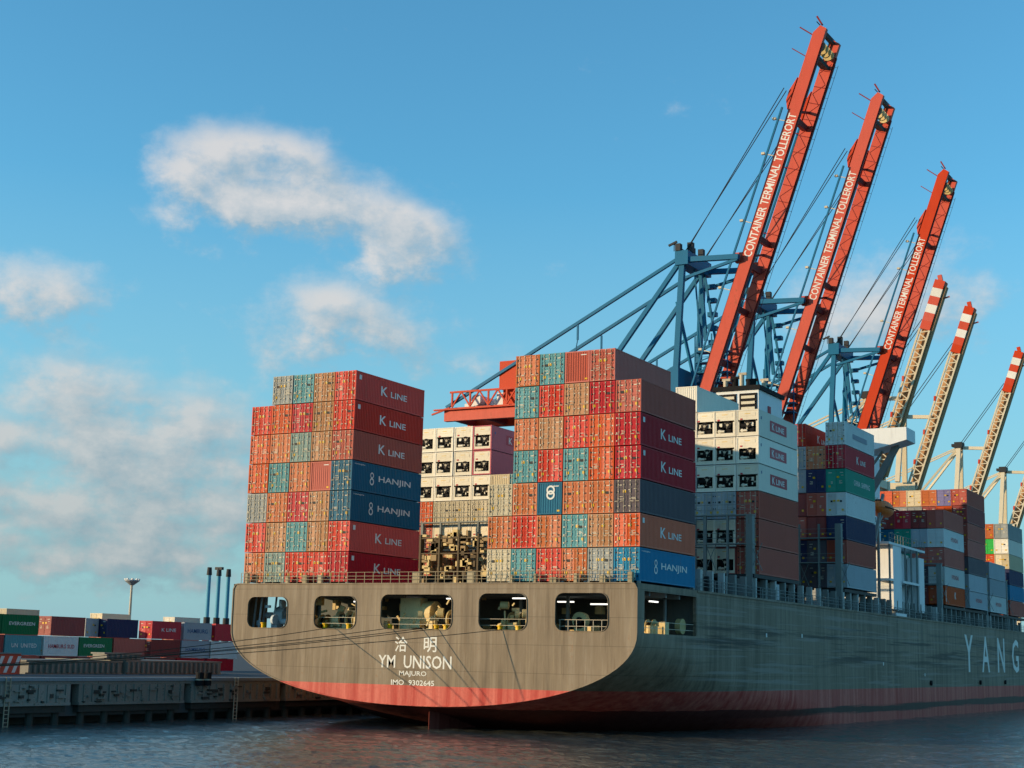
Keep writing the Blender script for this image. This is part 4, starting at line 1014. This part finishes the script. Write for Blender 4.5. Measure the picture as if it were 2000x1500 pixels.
# ------------------------------------------------------------------ container yard on the left
ZY = 2.36
def yard(y, tier, col, label, side=None):
    return container(-75-CW, y, ZY+(tier-1)*2.56, 2.56, 'door', col, label, 'containers stacked in the yard at the left', 1, side, short=True)
T3 = [(13.2, 'darkgreen', 'dark green yard container on top at the far left edge', None), (19.4, 'darkgreen', 'green yard container lettered in white, top row at the left', ('EVERGREEN', mWhite, 4.3, .5, 3.3, 1.6)),
      (27.6, 'maroonbrown', 'dark brown yard container, top row right of the green one', None), (37.7, 'navy', 'navy yard container, top row, left of the pair', None), (46.6, 'crimson', 'bright red yard container with white letters, top row', ('K LINE', mWhite, 3.0, .55, 3.5, 1.5)),
      (53.3, 'lightgrey', 'light grey yard container with dark letters, top row', ('HAMBURG', mBlueMark, 4.4, .7, 3.0, 1.5)), (60.2, 'crimson', 'dark red yard container, top row, partly behind the stern', None)]
for y, c, l_, s in T3: yard(y, 3, c, l_, s)
T2 = [(13.8, 'maroonbrown', 'maroon yard container, second row at the far left edge', None), (20.1, 'teal', 'blue-green yard container with white letters, second row', ('UN  UNITED', mWhite, 4.2, .6, 3.2, 1.4)), (26.6, 'whitegrey', 'pale yard container with red letters, second row', ('HAMBURG SUD', mRedMark, 4.6, .6, 3.1, 1.4)),
      (32.9, 'darkgreen', 'dark green yard container with white letters, second row', ('EVERGREEN', mWhite, 3.8, .5, 2.7, 1.6)), (39.3, 'brown', 'brown yard container, second row below the navy one', None), (46.6, 'maroonbrown', 'dark maroon yard container, second row below the bright red one', None),
      (53.0, 'lightgrey', 'light grey yard container, second row below its twin', ('HAMBURG', mBlueMark, 4.2, .6, 3.0, 1.4)), (59.4, 'whitegrey', 'pale yard container, second row, partly behind the stern', None)]
for y, c, l_, s in T2: yard(y, 2, c, l_, s)
for i in range(8): yard(13.5+i*6.45, 1, ['crimson', 'brown', 'maroonbrown', 'brown', 'grey', 'maroonbrown', 'crimson', 'crimson'][i], f'{nm(["crimson", "brown", "maroonbrown", "brown", "grey", "maroonbrown", "crimson", "crimson"][i])} yard container in the bottom row, {ORD[i+1]} from the left')
yard(33.9-2.9, 3, 'maroonbrown', 'brown yard container end-on behind the pale one, top row') if False else None
container(-76.4, 36.4, ZY+2*2.56, 2.56, 'door', 'lightgrey', 'light grey yard container turned end-on, top row', 'containers stacked in the yard at the left', 1, None, short=True, rz=pi/2)
# second line behind, one tier higher in places
for i, (y, c) in enumerate(((22.5, 'beige'), (41, 'cream'), (57, 'white'))):
    container(-92, y+12, ZY+3*2.2, 2.25, 'door', c, ['beige yard container rising behind the green lettered one', 'cream yard container rising behind the navy one', 'white yard container rising behind the light grey ones'][i], 'containers in the row behind the yard front', 1, None, short=True)
    for k_ in range(3): container(-92, y+12, ZY+k_*2.2, 2.2, 'door', 'brown', f'brown yard container hidden under the {["beige","cream","white"][i]} one, {ORD[k_+1]} up', 'containers in the row behind the yard front', 1, None, short=True)
# light mast
lm = thing('light_mast', (-108, 77.2, ZY), 'slim grey high-mast light with round lamp head above the yard', 'light mast')
part('pole', MB().cyl((0, 0, 0), (0, 0, 15.0), .30, .18, 12), mSteel, lm)
q = MB(); q.cyl((0, 0, 14.2), (0, 0, 14.9), .3, 1.2, 16); q.cyl((0, 0, 14.9), (0, 0, 15.1), 1.25, k=16); part('lamp_head', q, paint('mast_head', (.25, .28, .30), .5), lm)
q = MB()
for i in range(8): a = i*pi/4; q.box(1.1*cos(a)-.16, 1.1*cos(a)+.16, 1.1*sin(a)-.16, 1.1*sin(a)+.16, 15.12, 15.32)
part('floodlight', q, mShipWhite, lm)
for i in range(3):
    x, y = -110, 99.2+i*2.7
    t = thing('steel_mast', (x, y, ZY), ['left', 'middle', 'right'][i]+' one of three tall blue masts beside the ship stern', 'mast', 'three blue masts beside the stern')
    part('pole', MB().cyl((0, 0, 0), (0, 0, 17.2), .40, .36, 14), paint('mast_blue', (.10, .34, .48), .5), t)
    q = MB(); q.cyl((0, 0, 17.2), (0, 0, 18.6), .5, .4, 12); q.box(-.8, .8, -.3, .3, 18.3, 18.8) if i == 1 else None; part('cap', q, mDark, t)
    part('foot', MB().cyl((0, 0, 0), (0, 0, 9.6), .7, .6, 12), mDark, t)
S.cycles.use_denoising = True
S.render.film_transparent = False
for o in bpy.data.objects:
    if 'label' in o and len(o['label'].replace('-', ' ').split()) > 16: print('LONG', o['label'])
print('objects', len(bpy.data.objects), 'containers', CNT['n'])
